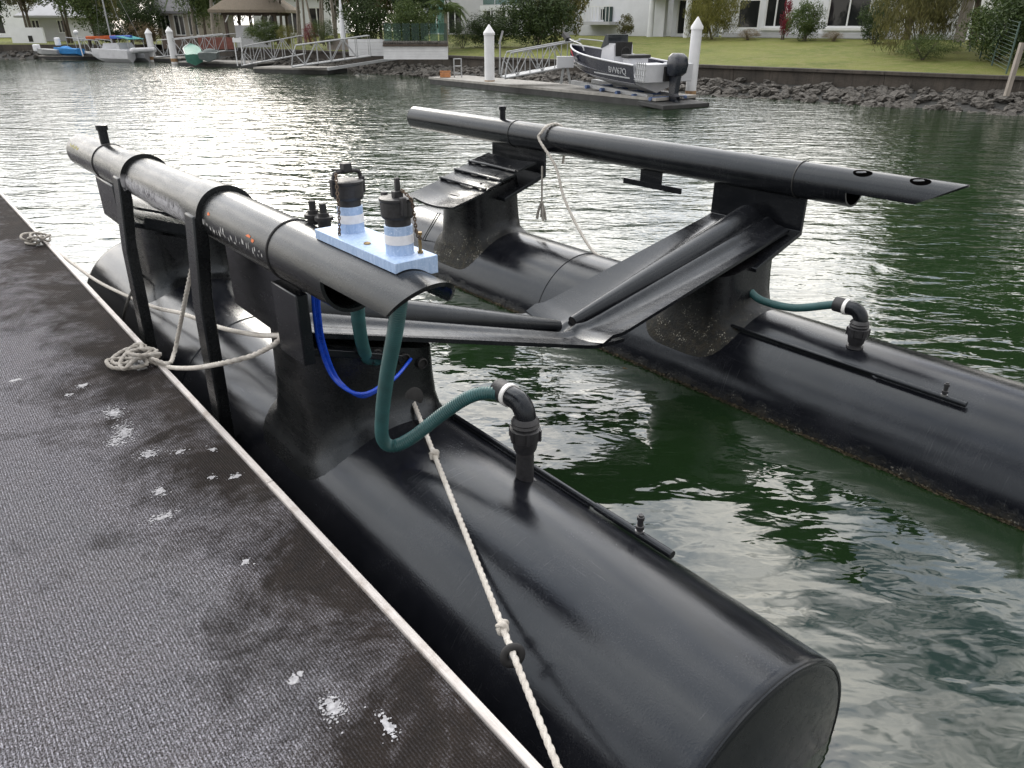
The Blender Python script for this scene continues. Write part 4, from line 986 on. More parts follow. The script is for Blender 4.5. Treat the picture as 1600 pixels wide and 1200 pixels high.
# --- left houses, world frame (facing us)
def far_house(name, label, px0, px1, Y, zb_, zt, wall_, roof_, wins, depth=7, rh=1.6):
    x0 = atY(px0, 60, Y).x; x1 = atY(px1, 60, Y).x; h = thing(name, label, 'house', FW, ((x0+x1)/2, Y, zb_))
    hs = [(x0+(x1-x0)*a, x0+(x1-x0)*b, c_, d_) for a, b, c_, d_ in wins]
    facade(h, wall_, x0, x1, Y, zb_-.1, zt, hs, depth=depth)
    for w_ in hs: window(h, *w_[:2], Y, *w_[2:], 2, sill=False)
    hip(h, x0, x1, Y, Y+depth+.2, zt, rh, roof_); return h
far_house('white_lawn_house', 'long white house with pale roof on the lawn behind the dinghies', 48, 112, 68, 1.0, 2.9, M['render_grey'], M['render_grey'], [(.72, .9, 1.6, 2.6), (.1, .3, 1.6, 2.6)])
far_house('grey_roof_house', 'house with dark grey hipped tile roof and shaded verandah', 250, 318, 60, 1.4, 3.1, M['render_tan'], M['tile'], [(.08, .3, 1.5, 2.9), (.38, .62, 1.5, 2.9), (.7, .92, 1.5, 2.9)], rh=2.2)
far_house('shaded_white_house', 'white house half hidden by the tall pale trunks', 400, 520, 62, 1.4, 4.4, M['render_white'], M['tile'], [(.1, .28, 1.6, 3.4), (.4, .6, 1.6, 3.4), (.72, .92, 1.6, 3.4)])
far_house('two_storey_house', 'two storey white house glimpsed through trees behind the long white house', -60, 60, 80, 1.2, 6.6, M['render_white'], M['tile'], [(.15, .3, 3.9, 5.4), (.4, .6, 3.9, 5.4), (.7, .85, 3.9, 5.4), (.4, .6, 1.4, 3.0)])
# low white wall in front of the lawn house
wl = thing('garden_wall', 'low white garden wall with dark letterbox slot on the lawn behind the dinghies', 'wall', FW, (atY(42, 60, 63).x, 63, .95))
xa, xb = atY(17, 55, 63).x, atY(68, 55, 63).x
m = MB(); m.box(((xa+xb)/2, 63.1, 1.45), (xb-xa, .2, 1.15)); m.build('wall_slab', M['render_white'], wl, 0)
m = MB(); m.box((xa+(xb-xa)*.58, 62.985, 1.25), (.32, .03, .42)); m.build('letterbox', M['dark'], wl, 0)
# thatched pavilion
pv = thing('thatched_pavilion', 'open timber pavilion with thatched roof above the gangways', 'pavilion', FW, (atY(392, 60, 52).x, 52, 1.3))
xa, xb = atY(345, 40, 52).x, atY(440, 40, 52).x; zt = atY(390, 18, 52).z
for x in (xa+.35, (xa+xb)/2, xb-.35):
    for y in (52, 54.6):
        m = MB(); m.box((x, y, (1.1+zt)/2), (.16, .16, zt-1.1)); m.build('post', M['timber'], pv, 0)
for k in range(2): m = MB(); m.box(((xa+xb)/2, 52+2.6*k, zt-.12), (xb-xa-.3, .12, .2)); m.build('beam', M['timber'], pv, 0)
for k in range(6): m = MB(); m.bar(((xa+.35)+(xb-xa-.7)*k/6, 51.92, zt-.6), ((xa+.35)+(xb-xa-.7)*(k+.5)/6, 51.92, zt-.2), .05, .06); m.build('lattice_brace', M['frame'], pv, 0)
hip(pv, xa, xb, 52, 54.6, zt+.1, 1.3, M['thatch'], .5)
m = MB(); m.box(((xa+xb)/2, 53.2, 1.75), (xb-xa-1.2, .8, .9)); m.build('bar_counter', M['render_white'], pv, 0)
# fences and pool walls on the middle bank
def fence(label, px0, px1, py0, py1, Y0, Y1, mat_, n, name='garden_fence'):
    a = atY(px0, py1, Y0); b = atY(px1, py1, Y1); top = atY(px0, py0, Y0).z; t = thing(name, label, 'fence', FW, a)
    for k in range(n):
        p = a.lerp(b, (k+.5)/n); q0 = a.lerp(b, k/n); q1 = a.lerp(b, (k+.93)/n); m = MB()
        m.bar((q0.x, q0.y, (q0.z+top)/2), (q1.x, q1.y, (q1.z+top)/2), .05, top-q0.z); m.build('board', mat_, t, 0)
    m = MB(); m.bar((a.x, a.y+.06, top-.15), (b.x, b.y+.06, top-.15), .05, .08); m.build('rail', mat_, t, 0)
fence('red brown paling fence behind the upturned green boat', 312, 366, 58, 77, 52, 51, M['red_fence'], 18)
fence('grey paling fence by the closed white umbrella', 512, 552, 60, 78, 45.5, 44.5, M['timber_grey'], 14)
fence('dark slatted fence under the grey roofed house', 256, 310, 56, 76, 56, 55, M['timber'], 16)
fence('low pale picket balustrade under the pavilion', 372, 425, 57, 74, 50, 49, M['alu_pale'], 22)
def wallthing(label, px0, px1, py0, py1, Y, mat_, courses, cap=None, dy=0):
    a = atY(px0, py1, Y); b = atY(px1, py1, Y+dy); zt = atY(px0, py0, Y).z; t = thing('pool_wall', label, 'wall', FW, a)
    for k in range(courses):
        z0 = a.z-.1+(zt-a.z+.1)*k/courses; z1 = a.z-.1+(zt-a.z+.1)*(k+.96)/courses
        m = MB(); m.bar((a.x, a.y, (z0+z1)/2), (b.x, b.y, (z0+z1)/2), .2, z1-z0); m.build('cladding_board', mat_, t, 0)
    if cap: m = MB(); m.bar((a.x, a.y, zt+.03), (b.x, b.y, zt+.03), .34, .08); m.build('coping', cap, t, 0)
    return a, b, zt, t
wallthing('plain white board wall between paling fence and pool terrace', 546, 616, 61, 84, 41.5, M['paint_white'], 5)
a_, b_, zt, t_ = wallthing('white clad pool terrace wall with dark coping below glass fence', 600, 700, 72, 89, 37.5, M['paint_white'], 5, M['timber'])
for k in range(7):
    m = MB(); p = a_.lerp(b_, (k+.5)/7); m.box((p.x, p.y+.25, zt+.5), ((b_.x-a_.x)/7-.06, .02, .9)); m.build('glass_panel', M['tinted'], t_, 0)
for k in range(26):
    m = MB(); p = a_.lerp(b_, (k+.5)/26); m.lathe((p.x, p.y, zt+.06), (0,0,1), [(0,.06),(.09,.08),(.16,.05)], 7); m.build('coping_stone', M['rock'], t_, 0)

# ================================================================== piles, docks, gangways
def pile(label, px, pyb, pyt, Y, r=.19):
    b = atY(px, pyb, Y); zt = atY(px, pyt, Y).z; b.z = -.6; t = thing('mooring_pile', label, 'pile', FW, b, 'white mooring piles')
    m = MB(); m.lathe(b, (0,0,1), [(0, r), (zt-b.z-.35, r)], 18); m.build('shaft', M['paint_white'], t)
    m = MB(); m.lathe((b.x, b.y, zt-.36), (0,0,1), [(0, r+.025), (.08, r+.025), (.36, .015)], 18); m.build('cone_cap', M['paint_white'], t)
    m = MB(); m.lathe((b.x, b.y, .1), (0,0,1), [(0, r+.006), (.16, r+.006), (.2, r+.001)], 18, False); m.build('stained_base', M['rust'], t)
pile('white conical capped pile where the gangway meets the boat dock', 765, 120, 38, 30.5); pile('white conical capped pile behind the outboard engine, rusty at its foot', 1079, 145, 26, 25.5, .17)
pile('thin white pile beside the catamaran', 239, 90, 44, 54, .2); pile('white pile with rust stained foot at the green boat gangway', 272, 92, 41, 51, .2)
M['dock_top'] = simple('weathered dock deck', (.30, .29, .27), .85, var=.3, scale=4)
M['dock_side'] = simple('dark dock float', (.035, .036, .036), .7, var=.4, scale=3)
def fdock(label, pts, z=.26, name='boat_dock'):
    c0 = sum((Vector(p) for p in pts), Vector())/len(pts); t = thing(name, label, 'dock', FW, (c0.x, c0.y, 0))
    P = [Vector((p[0], p[1], 0)) for p in pts]
    m = MB(); m.prism([(p.x, p.y, -.2) for p in P], (0, 0, .2+z-.08)); m.build('float', M['dock_side'], t, 0)
    Q = [c0+(Vector((p.x, p.y, 0))-Vector((c0.x, c0.y, 0)))*1.012 for p in P]; m = MB(); m.prism([(p.x, p.y, z-.078) for p in Q], (0, 0, .078)); m.build('deck', M['dock_top'], t, 0)
    return t
def g0(px, py, z=0.0):
    r = ray(px, py); return Vector((0,0,EYE))+r*((z-EYE)/r.z)
A = g0(672, 131); B = g0(1022, 168); n_ = Vector((.78, .626, 0))
fdock('grey floating dock holding the navy motorboat', [A, B, B+n_*1.9, A+n_*1.9])
A = g0(398, 113.5); B = g0(512, 116); n_ = Vector((.3, .95, 0)); fdock('low dark dock joined to the slim mooring boom', [A, B, B+n_*2.0, A+n_*2.0])
A = g0(281, 103); B = g0(402, 106); fdock('weathered dock below the green upturned boat', [A, B, B+n_*2.4, A+n_*2.4])
A = g0(208, 95.5); B = g0(283, 97); fdock('narrow dock between yacht and white piles', [A, B, B+n_*2, A+n_*2])
A = g0(60, 92.5); B = g0(170, 93.5); fdock('black floating dock carrying the blue covered boat', [A, B, B+n_*2.2, A+n_*2.2])
def gangway(label, a, b, w=1.0, h=.85, bays=6, r=.027):
    a = Vector(a); b = Vector(b); t = thing('gangway', label, 'gangway', FW, a, 'truss gangways'); d = (b-a); s = Vector((d.y, -d.x, 0)).normalized()*w/2
    m = MB(); m.bar(a, b, w-.1, .06); m.build('deck', M['alu_pale'], t, 0)
    for sg in (-1, 1):
        o = s*sg; u = Vector((0,0,h))
        m = MB(); m.tube([a+o, b+o], r*1.25, 8); m.build('bottom_chord', M['alu_pale'], t); m = MB(); m.tube([a+o, a+o+u*.6+d*.03, a+o+u+d*.08, b+o+u, b+o], r, 8); m.build('handrail', M['alu_pale'], t)
        for k in range(1, bays):
            p = a+d*k/bays+o; m = MB(); m.tube([p, p+u], r*.7, 6); m.build('upright', M['alu_pale'], t)
            q = a+d*(k+1 if k < bays-1 else k)/bays+o
        for k in range(bays-1):
            p = a+d*(k+(.15 if k == 0 else 0))/bays+o; q = a+d*(k+1)/bays+o
            m = MB(); m.tube([p, q+u] if k % 2 else [p+u*(.75 if k == 0 else 1), q], r*.7, 6); m.build('brace', M['alu_pale'], t)
gangway('aluminium truss gangway climbing from the boat dock to the lawn', atY(786, 121, 28.4), atY(900, 100, 28.8), 1.0, .78, 6)
gangway('broad truss gangway in front of the white pool walls', atY(456, 104, 39.5), atY(578, 87, 40.5), 1.0, .92, 6)
gangway('truss gangway below the pale picket balustrade', atY(380, 102, 43), atY(476, 84, 43.5), 1.0, .9, 6)
gangway('long truss gangway behind the green upturned boat', atY(252, 89, 52), atY(362, 79, 50), 1.1, .95, 7)
gangway('short gangway beside the orange kayak', atY(172, 86, 56), atY(118, 80, 57.5), 1.0, .9, 4)
m = MB(); m.bar(atY(512, 108, 38.2), atY(640, 88, 40.6), .16, .12); m.top('mooring_boom', M['alu_pale'], 'long slim mooring boom from low dock to the bank', 'boom', FW, atY(512, 108, 38.2))
# ladder, crate, posts
la = g0(710, 121, .26); t = thing('dock_ladder', 'pale upright ladder on the boat dock beside the crate', 'ladder', FW, la)
for dx in (0, .3): m = MB(); m.tube([la+Vector((dx,0,-.1)), la+Vector((dx,0,.72))], .025, 8); m.build('stile', M['alu_pale'], t)
for k in range(3): m = MB(); m.tube([la+Vector((0,0,.16+.27*k)), la+Vector((.3,0,.16+.27*k))], .02, 8); m.build('rung', M['alu_pale'], t)
M['crate'] = simple('orange crate', (.45, .20, .08), .7, var=.3)
cr = g0(696, 121, .26); t = thing('plastic_crate', 'small orange brown slatted crate beside the dock ladder', 'crate', FW, cr)
for k in range(3):
    m = MB(); z = cr.z+.05+.085*k
    for (x, y, sx, sy) in ((0,-.15,.4,.02), (0,.15,.4,.02), (-.2,0,.02,.28), (.2,0,.02,.28)): m.box((cr.x+x, cr.y+y, z), (sx, sy, .06))
    m.build('slat_course', M['crate'], t, 0)
m = MB(); m.box((cr.x, cr.y, cr.z+.02), (.38, .28, .03)); m.build('base', M['crate'], t, 0)
lp = g0(781, 116, .26); t = thing('lamp_post', 'thin pale lamp post with slanted head beside the white pile', 'lamp', FW, lp)
m = MB(); m.tube([lp, lp+Vector((.02,0,1.25))], .04, 10); m.build('pole', M['alu_pale'], t); m = MB(); m.bar(lp+Vector((-.02,0,1.2)), lp+Vector((.14,0,1.72)), .09, .09, (0,1,0)); m.build('lamp_head', M['alu_pale'], t, 0)
lp = atY(130, 88, 55.5); t = thing('lamp_post', 'slim post with white ball lamp beside the blue covered boat', 'lamp', FW, lp)
m = MB(); m.tube([lp, lp+Vector((-.12,0,1.4))], .035, 8); m.build('pole', M['paint_white'], t); m = MB(); m.lathe(lp+Vector((-.12,0,1.36)), (0,0,1), [(0,.03),(.05,.13),(.14,.17),(.24,.12),(.29,.02)], 14); m.build('globe', M['paint_white'], t)
um = atY(538, 76, 43); t = thing('garden_umbrella', 'closed white garden umbrella by the grey paling fence', 'umbrella', FW, um)
m = MB(); m.tube([um-Vector((0,0,.4)), um+Vector((0,0,2.4))], .03, 8); m.build('pole', M['alu_pale'], t)
m = MB(); m.lathe(um+Vector((0,0,.35)), (0,0,1), [(0,.11),(.3,.15),(1.2,.11),(1.9,.05),(2.15,.01)], 9); m.build('folded_canopy', M['render_white'], t)
po = g0(1572, 150, .42); m = MB(); m.bar(po, po+Vector((.06, .02, 1.35)), .11, .11, (0,1,0)); m.top('timber_post', M['timber_grey'], 'weathered grey timber post leaning at the seawall edge', 'post', FW, po, ang=0)
po = bank_z(1498, 66, 7.5); m = MB(); m.box(po+Vector((0,0,.95)), (.36, .12, 1.9)); m.top('gatepost', M['timber_grey'], 'upright weathered timber plank beside the feathery bush', 'post', FB, po, ang=0)
ch = thing('wire_fence', 'green wire mesh boundary fence running up from the leaning timber post', 'fence', FB, bank_z(1570, 95, 2.6))
M['green_wire'] = simple('green wire', (.05, .09, .075), .6)
f0 = bank(1572, 2.3, .9); f1 = bank(1500, 11, 1.4)
for k in range(5):
    p = f0.lerp(f1, k/4); m = MB(); m.tube([p, p+Vector((0,0,1.4))], .025, 8); m.build('post', M['green_wire'], ch)
for k in range(13):
    m = MB(); m.tube([f0+Vector((0,0,.1+.105*k)), f1+Vector((0,0,.1+.105*k))], .006, 4); m.build('wire', M['green_wire'], ch)

# ================================================================== motorboat
M['navy'] = simple('navy hull paint', (.010, .012, .026), .25, var=.15, scale=2)
M['hull_white'] = simple('white hull', (.52, .53, .56), .4, var=.12, scale=3)
M['cowl'] = simple('dark outboard cowl', (.018, .022, .032), .3, var=.2, scale=4)
M['red_decal'] = simple('red decal', (.5, .03, .06), .4)
M['perspex'] = simple('smoked screen', (.035, .04, .045), .1)
def hull_sections(Lh, beam, zk, zc, zs, n=15):
    out = []
    for i in range(n):
        f = i/(n-1); x = Lh*f; b = beam/2*(1-max(0, (f-.38)/.62)**2.4)+.02; bc = b*(.86-.5*f**3); k = zk+(.62*f**3.5); c_ = zc+.34*f**2.6; s = zs+.32*f**1.8
        k = min(k, c_-.02); out.append((x+(.28*f*f), b, bc, k, c_, s))
    return out
def boat(label, frame_, org):
    t = thing('motorboat', label, 'boat', frame_, org); S = hull_sections(4.9, 2.05, 0, .34, .98)
    m = MB(); m.loft([[Vector((x-.28*(x/5.2)**2*(1 if False else 0), sg*0, 0)) for sg in (1,)] for x, *_ in S[:1]] if False else [[Vector((x, bc, c_)), Vector((x, bc*.45, (k+c_)/2-.03)), Vector((x, 0, k)), Vector((x, -bc*.45, (k+c_)/2-.03)), Vector((x, -bc, c_))] for x, b, bc, k, c_, s in S], False, False, False)
    m.build('hull_bottom', M['hull_white'], t, 30)
    for sg in (1, -1):
        m = MB(); m.loft([[Vector((x, sg*bc, c_)), Vector((x, sg*(bc*.45+b*.55+.02), c_+(s-c_)*.5)), Vector((x, sg*b, s))] for x, b, bc, k, c_, s in S], False, False, False); m.build('topside', M['navy'], t, 50)
        m = MB(); m.tube([(x, sg*b, s) for x, b, bc, k, c_, s in S], .032, 8); m.build('gunwale', M['hull_white'], t)
        m = MB(); m.tube([(x, sg*(bc+.012), c_) for x, b, bc, k, c_, s in S], .018, 6); m.build('spray_rail', M['navy'], t)
    m = MB(); x, b, bc, k, c_, s = S[0]; m.add([(x, b, s), (x, bc, c_), (x, 0, k), (x, -bc, c_), (x, -b, s)], [(0,1,2,3,4)]); m.build('transom', M['hull_white'], t, 0)
    m = MB(); m.add([p for x, b, bc, k, c_, s in S for p in ((x, b*.93, s-.42), (x, -b*.93, s-.42))], [(2*i, 2*i+1, 2*i+3, 2*i+2) for i in range(len(S)-1)]); m.build('deck_floor', M['render_grey'], t, 0)
    # stripe and registration on the port side
    def side(x, z):
        f = x/4.9
        for i in range(len(S)-1):
            if S[i][0] <= x <= S[i+1][0]:
                g_ = (x-S[i][0])/(S[i+1][0]-S[i][0]); b, bc, c_, s = [S[i][q]*(1-g_)+S[i+1][q]*g_ for q in (1, 2, 4, 5)]; break
        h = (z-c_)/(s-c_); mid = bc*.45+b*.55+.02
        return bc+(mid-bc)*h*2 if h < .5 else mid+(b-mid)*(h-.5)*2
    m = MB(); m.sheet([[(x, side(x, z)+.008, z) for z in (.50, .545)] for x in [.25+.16*i for i in range(14)]], .004); m.build('white_stripe', M['hull_white'], t, 0)
    cu = bpy.data.curves.new('reg', 'FONT'); cu.body = 'BVV67Q'; cu.size = .30; cu.extrude = .003; to = bpy.data.objects.new('reg', cu); COL.objects.link(to)
    bpy.context.view_layer.update(); me = bpy.data.meshes.new_from_object(to.evaluated_get(bpy.context.evaluated_depsgraph_get())); bpy.data.objects.remove(to)
    for v in me.vertices:
        x = 1.38-v.co.x*.92; z = .62+v.co.y+.05*0; v.co = Vector((x, side(x, z)+.010+v.co.z, z))-ORG[t.name]
    me.name = 'registration'; o = bpy.data.objects.new('registration_letters', me); COL.objects.link(o); o.parent = t; ORG[o.name] = ORG[t.name]; me.materials.append(M['hull_white'])
    m = MB(); R = random.Random(3)
    for k in range(6):
        cx = 4.55+R.uniform(-.3, .25); cz = .95+R.uniform(-.22, .18); pts = [(cx+.12*cos(q)*R.uniform(.6, 1.2), 0, cz+.09*sin(q)*R.uniform(.5, 1.3)) for q in [2*pi*j/7 for j in range(7)]]
        m.prism([(p[0], side(p[0], p[2])+.006+.001*k, p[2]) for p in pts], (0, .003, 0))
    m.build('red_graphic', M['red_decal'], t, 0)
    # console, screen, seat, rails
    m = MB(); m.prism([(1.9, -.4, .62), (2.75, -.4, .62), (2.65, -.4, 1.35), (2.35, -.4, 1.55), (2.0, -.4, 1.5)], (0, .8, 0)); cn = m.build('console', M['hull_white'], t, 0)
    m = MB(); m.prism([(2.3, -.42, 1.5), (2.72, -.42, 1.32), (2.4, -.36, 1.85), (2.25, -.36, 1.85)], (0, .84, 0)); m.build('windscreen', M['perspex'], cn, 0)
    m = MB(); m.box((1.97, 0, 1.35), (.06, .66, .5)); m.build('instrument_panel', M['dark'], cn, 0)
    m = MB(); m.tube([(1.85+.0*cos(q), .18*cos(q), 1.25+.18*sin(q)) for q in [2*pi*j/16 for j in range(17)]], .018, 6, False); m.build('steering_wheel', M['rubber'], cn)
    m = MB(); m.box((1.25, 0, 1.16), (.42, .95, .12)); st = m.build('helm_seat', M['rubber'], t, 0, .03); m = MB(); m.box((1.25, 0, .85), (.3, .8, .52)); m.build('seat_base', M['hull_white'], st, 0)
    for sg in (-1, 1): m = MB(); m.tube(catmull([(3.2, sg*.78, 1.22), (3.4, sg*.76, 1.42), (4.3, sg*.55, 1.5), (5.0, sg*.2, 1.52)], .1), .022, 8); m.build('bow_rail', M['alu_pale'], t)
    m = MB(); m.bar((4.6, .1, 1.40), (5.35, .1, 1.52), .1, .07); m.bar((5.25, .1, 1.48), (5.55, .1, 1.68), .2, .18); m.build('bow_motor', M['rubber'], t, 0, .02)
    # white boarding platform with slats behind the transom
    m = MB(); m.box((-.28, .55, .74), (.52, .85, .62)); m.box((-.28, -.55, .74), (.52, .85, .62)); m.build('stern_pod', M['hull_white'], t, 0, .03)
    for k in range(5): m = MB(); m.tube([(-.5+.1*k, .98, .45), (-.5+.1*k, .98, 1.10)], .016, 6); m.build('ladder_rail', M['alu_pale'], t)
    for k in range(4): m = MB(); m.tube([(-.55, .98, .5+.18*k), (.0, .98, .5+.18*k)], .014, 6); m.build('ladder_rung', M['alu_pale'], t)
    ob = MB(); rings = []
    for f, w, l0, l1 in ((0, .2, -1.02, -.58), (.12, .25, -1.16, -.56), (.4, .27, -1.2, -.55), (.62, .25, -1.14, -.58), (.74, .16, -1.0, -.68)):
        rings.append([Vector(((l0+l1)/2+(l1-l0)/2*cos(q)*abs(cos(q))**-.4 if abs(cos(q)) > .01 else (l0+l1)/2, w*sin(q)*abs(sin(q))**-.4 if abs(sin(q)) > .01 else 0, .68+f)) for q in [2*pi*j/20+.01 for j in range(20)]])
    ob.loft(rings); en = ob.build('outboard_engine', M['cowl'], t, 50)
    m = MB(); m.prism([(-.62, -.09, .80), (-1.05, -.09, .80), (-1.0, -.09, .1), (-1.1, -.09, -.05), (-1.1, -.09, -.25), (-.75, -.09, -.25), (-.7, -.09, .1)], (0, .18, 0)); m.build('leg', M['cowl'], en, 0, .03)
    m = MB(); m.box((-.95, 0, .02), (.5, .34, .025)); m.build('cavitation_plate', M['cowl'], en, 0)
    for k in range(3):
        q = 2*pi*k/3; m = MB(); d1 = Vector((0, cos(q), sin(q))); d2 = Vector((0, -sin(q), cos(q))); c0 = Vector((-1.16, 0, -.15)); m.prism([c0+d1*.02, c0+d1*.1+d2*.06+Vector((.03,0,0)), c0+d1*.17, c0+d1*.1-d2*.06-Vector((.03,0,0))], (-.012, 0, 0)); m.build('propeller_blade', M['cowl'], en, 0)
    m = MB(); m.box((-.5, 0, .72), (.25, .5, .5)); m.build('engine_bracket', M['rubber'], en, 0)
    return t
ang = atan2(4.2, -2.5)
FBOAT = Matrix.Translation((4.42, 24.15, .33)) @ Matrix.Rotation(ang, 4, 'Z') @ Matrix.Rotation(radians(-2.5), 4, 'Y') @ Matrix.Diagonal((.9, .95, .82, 1))
boat('navy motorboat with white trim and dark outboard parked on the floating dock', FBOAT, (0, 0, 0))
cd = thing('boat_cradle', 'low pale drive-on cradle under the navy motorboat with wet blue rollers', 'cradle', FBOAT, (0, 0, -.15))
for y in (-.5, .5): m = MB(); m.box((2.0, y, -.06), (4.6, .22, .14)); m.build('skid', M['alu_pale'], cd, 0)
M['blue_roller'] = simple('blue roller', (.06, .10, .22), .5)
for k in range(5): m = MB(); m.tube([(-.6+.9*k, -.75, -.10), (-.6+.9*k, .75, -.10)], .07, 10); m.build('roller', M['blue_roller'], cd)
m = MB(); m.box((-.9, 0, -.26), (1.3, 1.9, .16)); m.build('stern_float', M['dock_side'], cd, 0, .03)
ws = atY(882, 128, 26.8); t = thing('winch_stand', 'grey winch box on slanted legs at the motorboat bow', 'winch', FW, ws)
m = MB(); m.box(ws+Vector((0,0,.62)), (.55, .35, .34)); m.build('winch_box', M['render_grey'], t, 0)
for dx in (-.12, .2): m = MB(); m.bar(ws+Vector((dx*.4,0,.46)), ws+Vector((dx,0,-.06)), .08, .08, (0,1,0)); m.build('leg', M['alu_pale'], t, 0)

# ================================================================== boats at the left bank
M['sail_blue'] = simple('blue canvas', (.05, .11, .38), .8); M['teal'] = simple('teal canvas', (.03, .22, .24), .8); M['green_hull'] = simple('green hull', (.07, .22, .17), .5, var=.2)
M['orange'] = simple('orange plastic', (.6, .13, .04), .5); M['blue_cover'] = simple('bright blue cover', (.03, .22, .55), .6); M['tarp'] = simple('grey tarp', (.10, .12, .12), .8)
def small_hull(t, L_, beam, h, mat_, nm='hull', org=(0,0,0), flip=False):
    o0 = Vector(org); S = []
    for i in range(11):
        f = i/10; b = beam/2*(1-max(0, (f-.45)/.55)**2.2)+.015; k = h*.55*max(0, (f-.5)*2)**2.5
        sec = [(b, h+.12*f), (b*.9, h*.35+k*.5), (0, k), (-b*.9, h*.35+k*.5), (-b, h+.12*f), (0, h+.05)]
        S.append([o0+Vector((L_*(f-.5), y, (h-z) if flip else z)) for y, z in sec])
    m = MB(); m.loft(S); return m.build(nm, mat_, t, 40)
FY = Matrix.Translation(atY(190, 94, 54)) @ Matrix.Rotation(radians(155), 4, 'Z') @ Matrix.Scale(.8, 4); FY.translation.z = -.05
t = thing('sailing_yacht', 'white sailing catamaran with mast, blue and teal covers and inflatable dinghy', 'yacht', FY, (0,0,0))
for y in (-.85, .85): small_hull(t, 4.6, .8, .95, M['hull_white'], org=(0, y, 0))
m = MB(); m.box((-.1, 0, .9), (3.2, 2.0, .25)); m.build('bridge_deck', M['hull_white'], t, 0); m = MB(); m.prism([(-1.0,-.8,1.0),(1.2,-.8,1.0),(.8,-.7,1.45),(-.8,-.7,1.5)], (0,1.5,0)); cb_ = m.build('cabin', M['hull_white'], t, 0)
m = MB(); m.box((0, .72, 1.24), (1.1, .03, .18)); m.build('cabin_window', M['glass'], cb_, 0)
m = MB(); m.tube([(.7, 0, 1.0), (.78, 0, 8.5)], .06, 10); m.build('mast', M['alu_pale'], t); m = MB(); m.tube([(.7, 0, 1.9), (-1.7, 0, 1.95)], .13, 10); m.build('sail_cover', M['sail_blue'], t)
m = MB(); m.prism([(-2.2,-.8,1.75),(-.9,-.8,1.95),(-.9,-.8,2.0),(-2.2,-.8,1.8)], (0,1.6,0)); m.build('bimini', M['teal'], t, 0)
for x, y in ((-2.1,-.75),(-2.1,.75),(-1.0,-.75),(-1.0,.75)): m = MB(); m.tube([(x, y, 1.0), (x, y, 1.85)], .025, 6); m.build('bimini_pole', M['alu_pale'], t)
for e in ((2.3, 0, .9), (-2.2, .8, .95), (-2.2, -.8, .95)): m = MB(); m.tube([e, (.78, 0, 8.4)], .012, 4); m.build('stay', M['galv'], t)
dg = MB(); dg.tube(catmull([(-2.6,-.9,.95),(-2.6,.5,.9),(-2.75,1.05,.95),(-3.05,.9,.97),(-3.1,-.9,.97)], .15), .19, 10); dg.top('inflatable_dinghy', M['hull_white'], 'pale inflatable dinghy hanging off the catamaran stern', 'dinghy', FY, (-2.8,0,.7))
def placed(px, py, Y, rz, z=None):
    p = atY(px, py, Y); 
    if z is not None: p.z = z
    return Matrix.Translation(p) @ Matrix.Rotation(radians(rz), 4, 'Z')
t = thing('dinghy', 'small boat with white outboard cover on the black dock beside the ball lamp', 'boat', placed(78, 86, 56, 170, .28), (0,0,0)); small_hull(t, 1.9, .9, .36, M['alu_pale']); m = MB(); m.box((.9,0,.5), (.34,.42,.46)); m.build('motor_cover', M['render_white'], t, 0, .08)
t = thing('dinghy', 'small boat under bright blue cover with white outboard', 'boat', placed(107, 86, 56, 175, .28), (0,0,0)); small_hull(t, 1.9, .95, .42, M['blue_cover']); m = MB(); m.lathe((.1,0,.36), (0,0,1), [(0,.48),(.12,.42),(.22,.25),(.26,.1)], 12); m.build('cover', M['blue_cover'], t); m = MB(); m.box((.5,.1,.9), (.3,.3,.5)); m.build('motor_cover', M['render_white'], t, 0, .06)
t = thing('kayak', 'orange kayak stored on the bank behind the catamaran', 'kayak', placed(160, 68, 57.5, 12, 1.25), (0,0,0)); small_hull(t, 1.9, .5, .2, M['orange']); m = MB(); m.tube([(.0+.25*cos(q), .14*sin(q), .34) for q in [2*pi*j/14 for j in range(15)]], .025, 6, False); m.build('cockpit_rim', M['rubber'], t)
for dx in (-.8, .8): m = MB(); m.box((dx, 0, -.16), (.08, .5, .34)); m.build('rack_leg', M['timber'], t, 0)
t = thing('rowing_boat', 'pale green hulled boat tilted on the weathered dock', 'boat', placed(303, 97, 47.5, 115, .3) @ Matrix.Rotation(radians(-14), 4, 'Y'), (0,0,0)); small_hull(t, 1.9, .95, .6, M['green_hull']); m = MB(); m.tube([(-.92,.46,.62),(.15,.47,.65),(.85,.1,.7)], .03, 6); m.build('gunwale', M['alu_pale'], t)
t = thing('covered_dinghy', 'dinghy under dark grey tarp beside the green boat', 'boat', placed(331, 98, 47, 100, .3), (0,0,0)); small_hull(t, 2.0, 1.0, .45, M['tarp']); m = MB(); m.lathe((0,0,.38), (0,0,1), [(0,.5),(.15,.42),(.26,.25),(.3,.05)], 10); m.build('tarp', M['tarp'], t)
sg_ = atY(376, 100, 44.5); t = thing('berth_sign', 'blank white berth board on twin posts at the gangway foot', 'sign', FW, sg_)
for dx in (-.18, .18): m = MB(); m.tube([sg_+Vector((dx,0,-.1)), sg_+Vector((dx,0,1.35))], .03, 6); m.build('post', M['paint_white'], t)
m = MB(); m.box(sg_+Vector((0,-.04,1.2)), (.48,.03,.22)); m.build('board', M['paint_white'], t, 0)

# ================================================================== vegetation on the far bank
G = 'garden trees along the far bank'
def bt(px, o): p = bank(px, o, 1.4); p.z = gz(o); return p
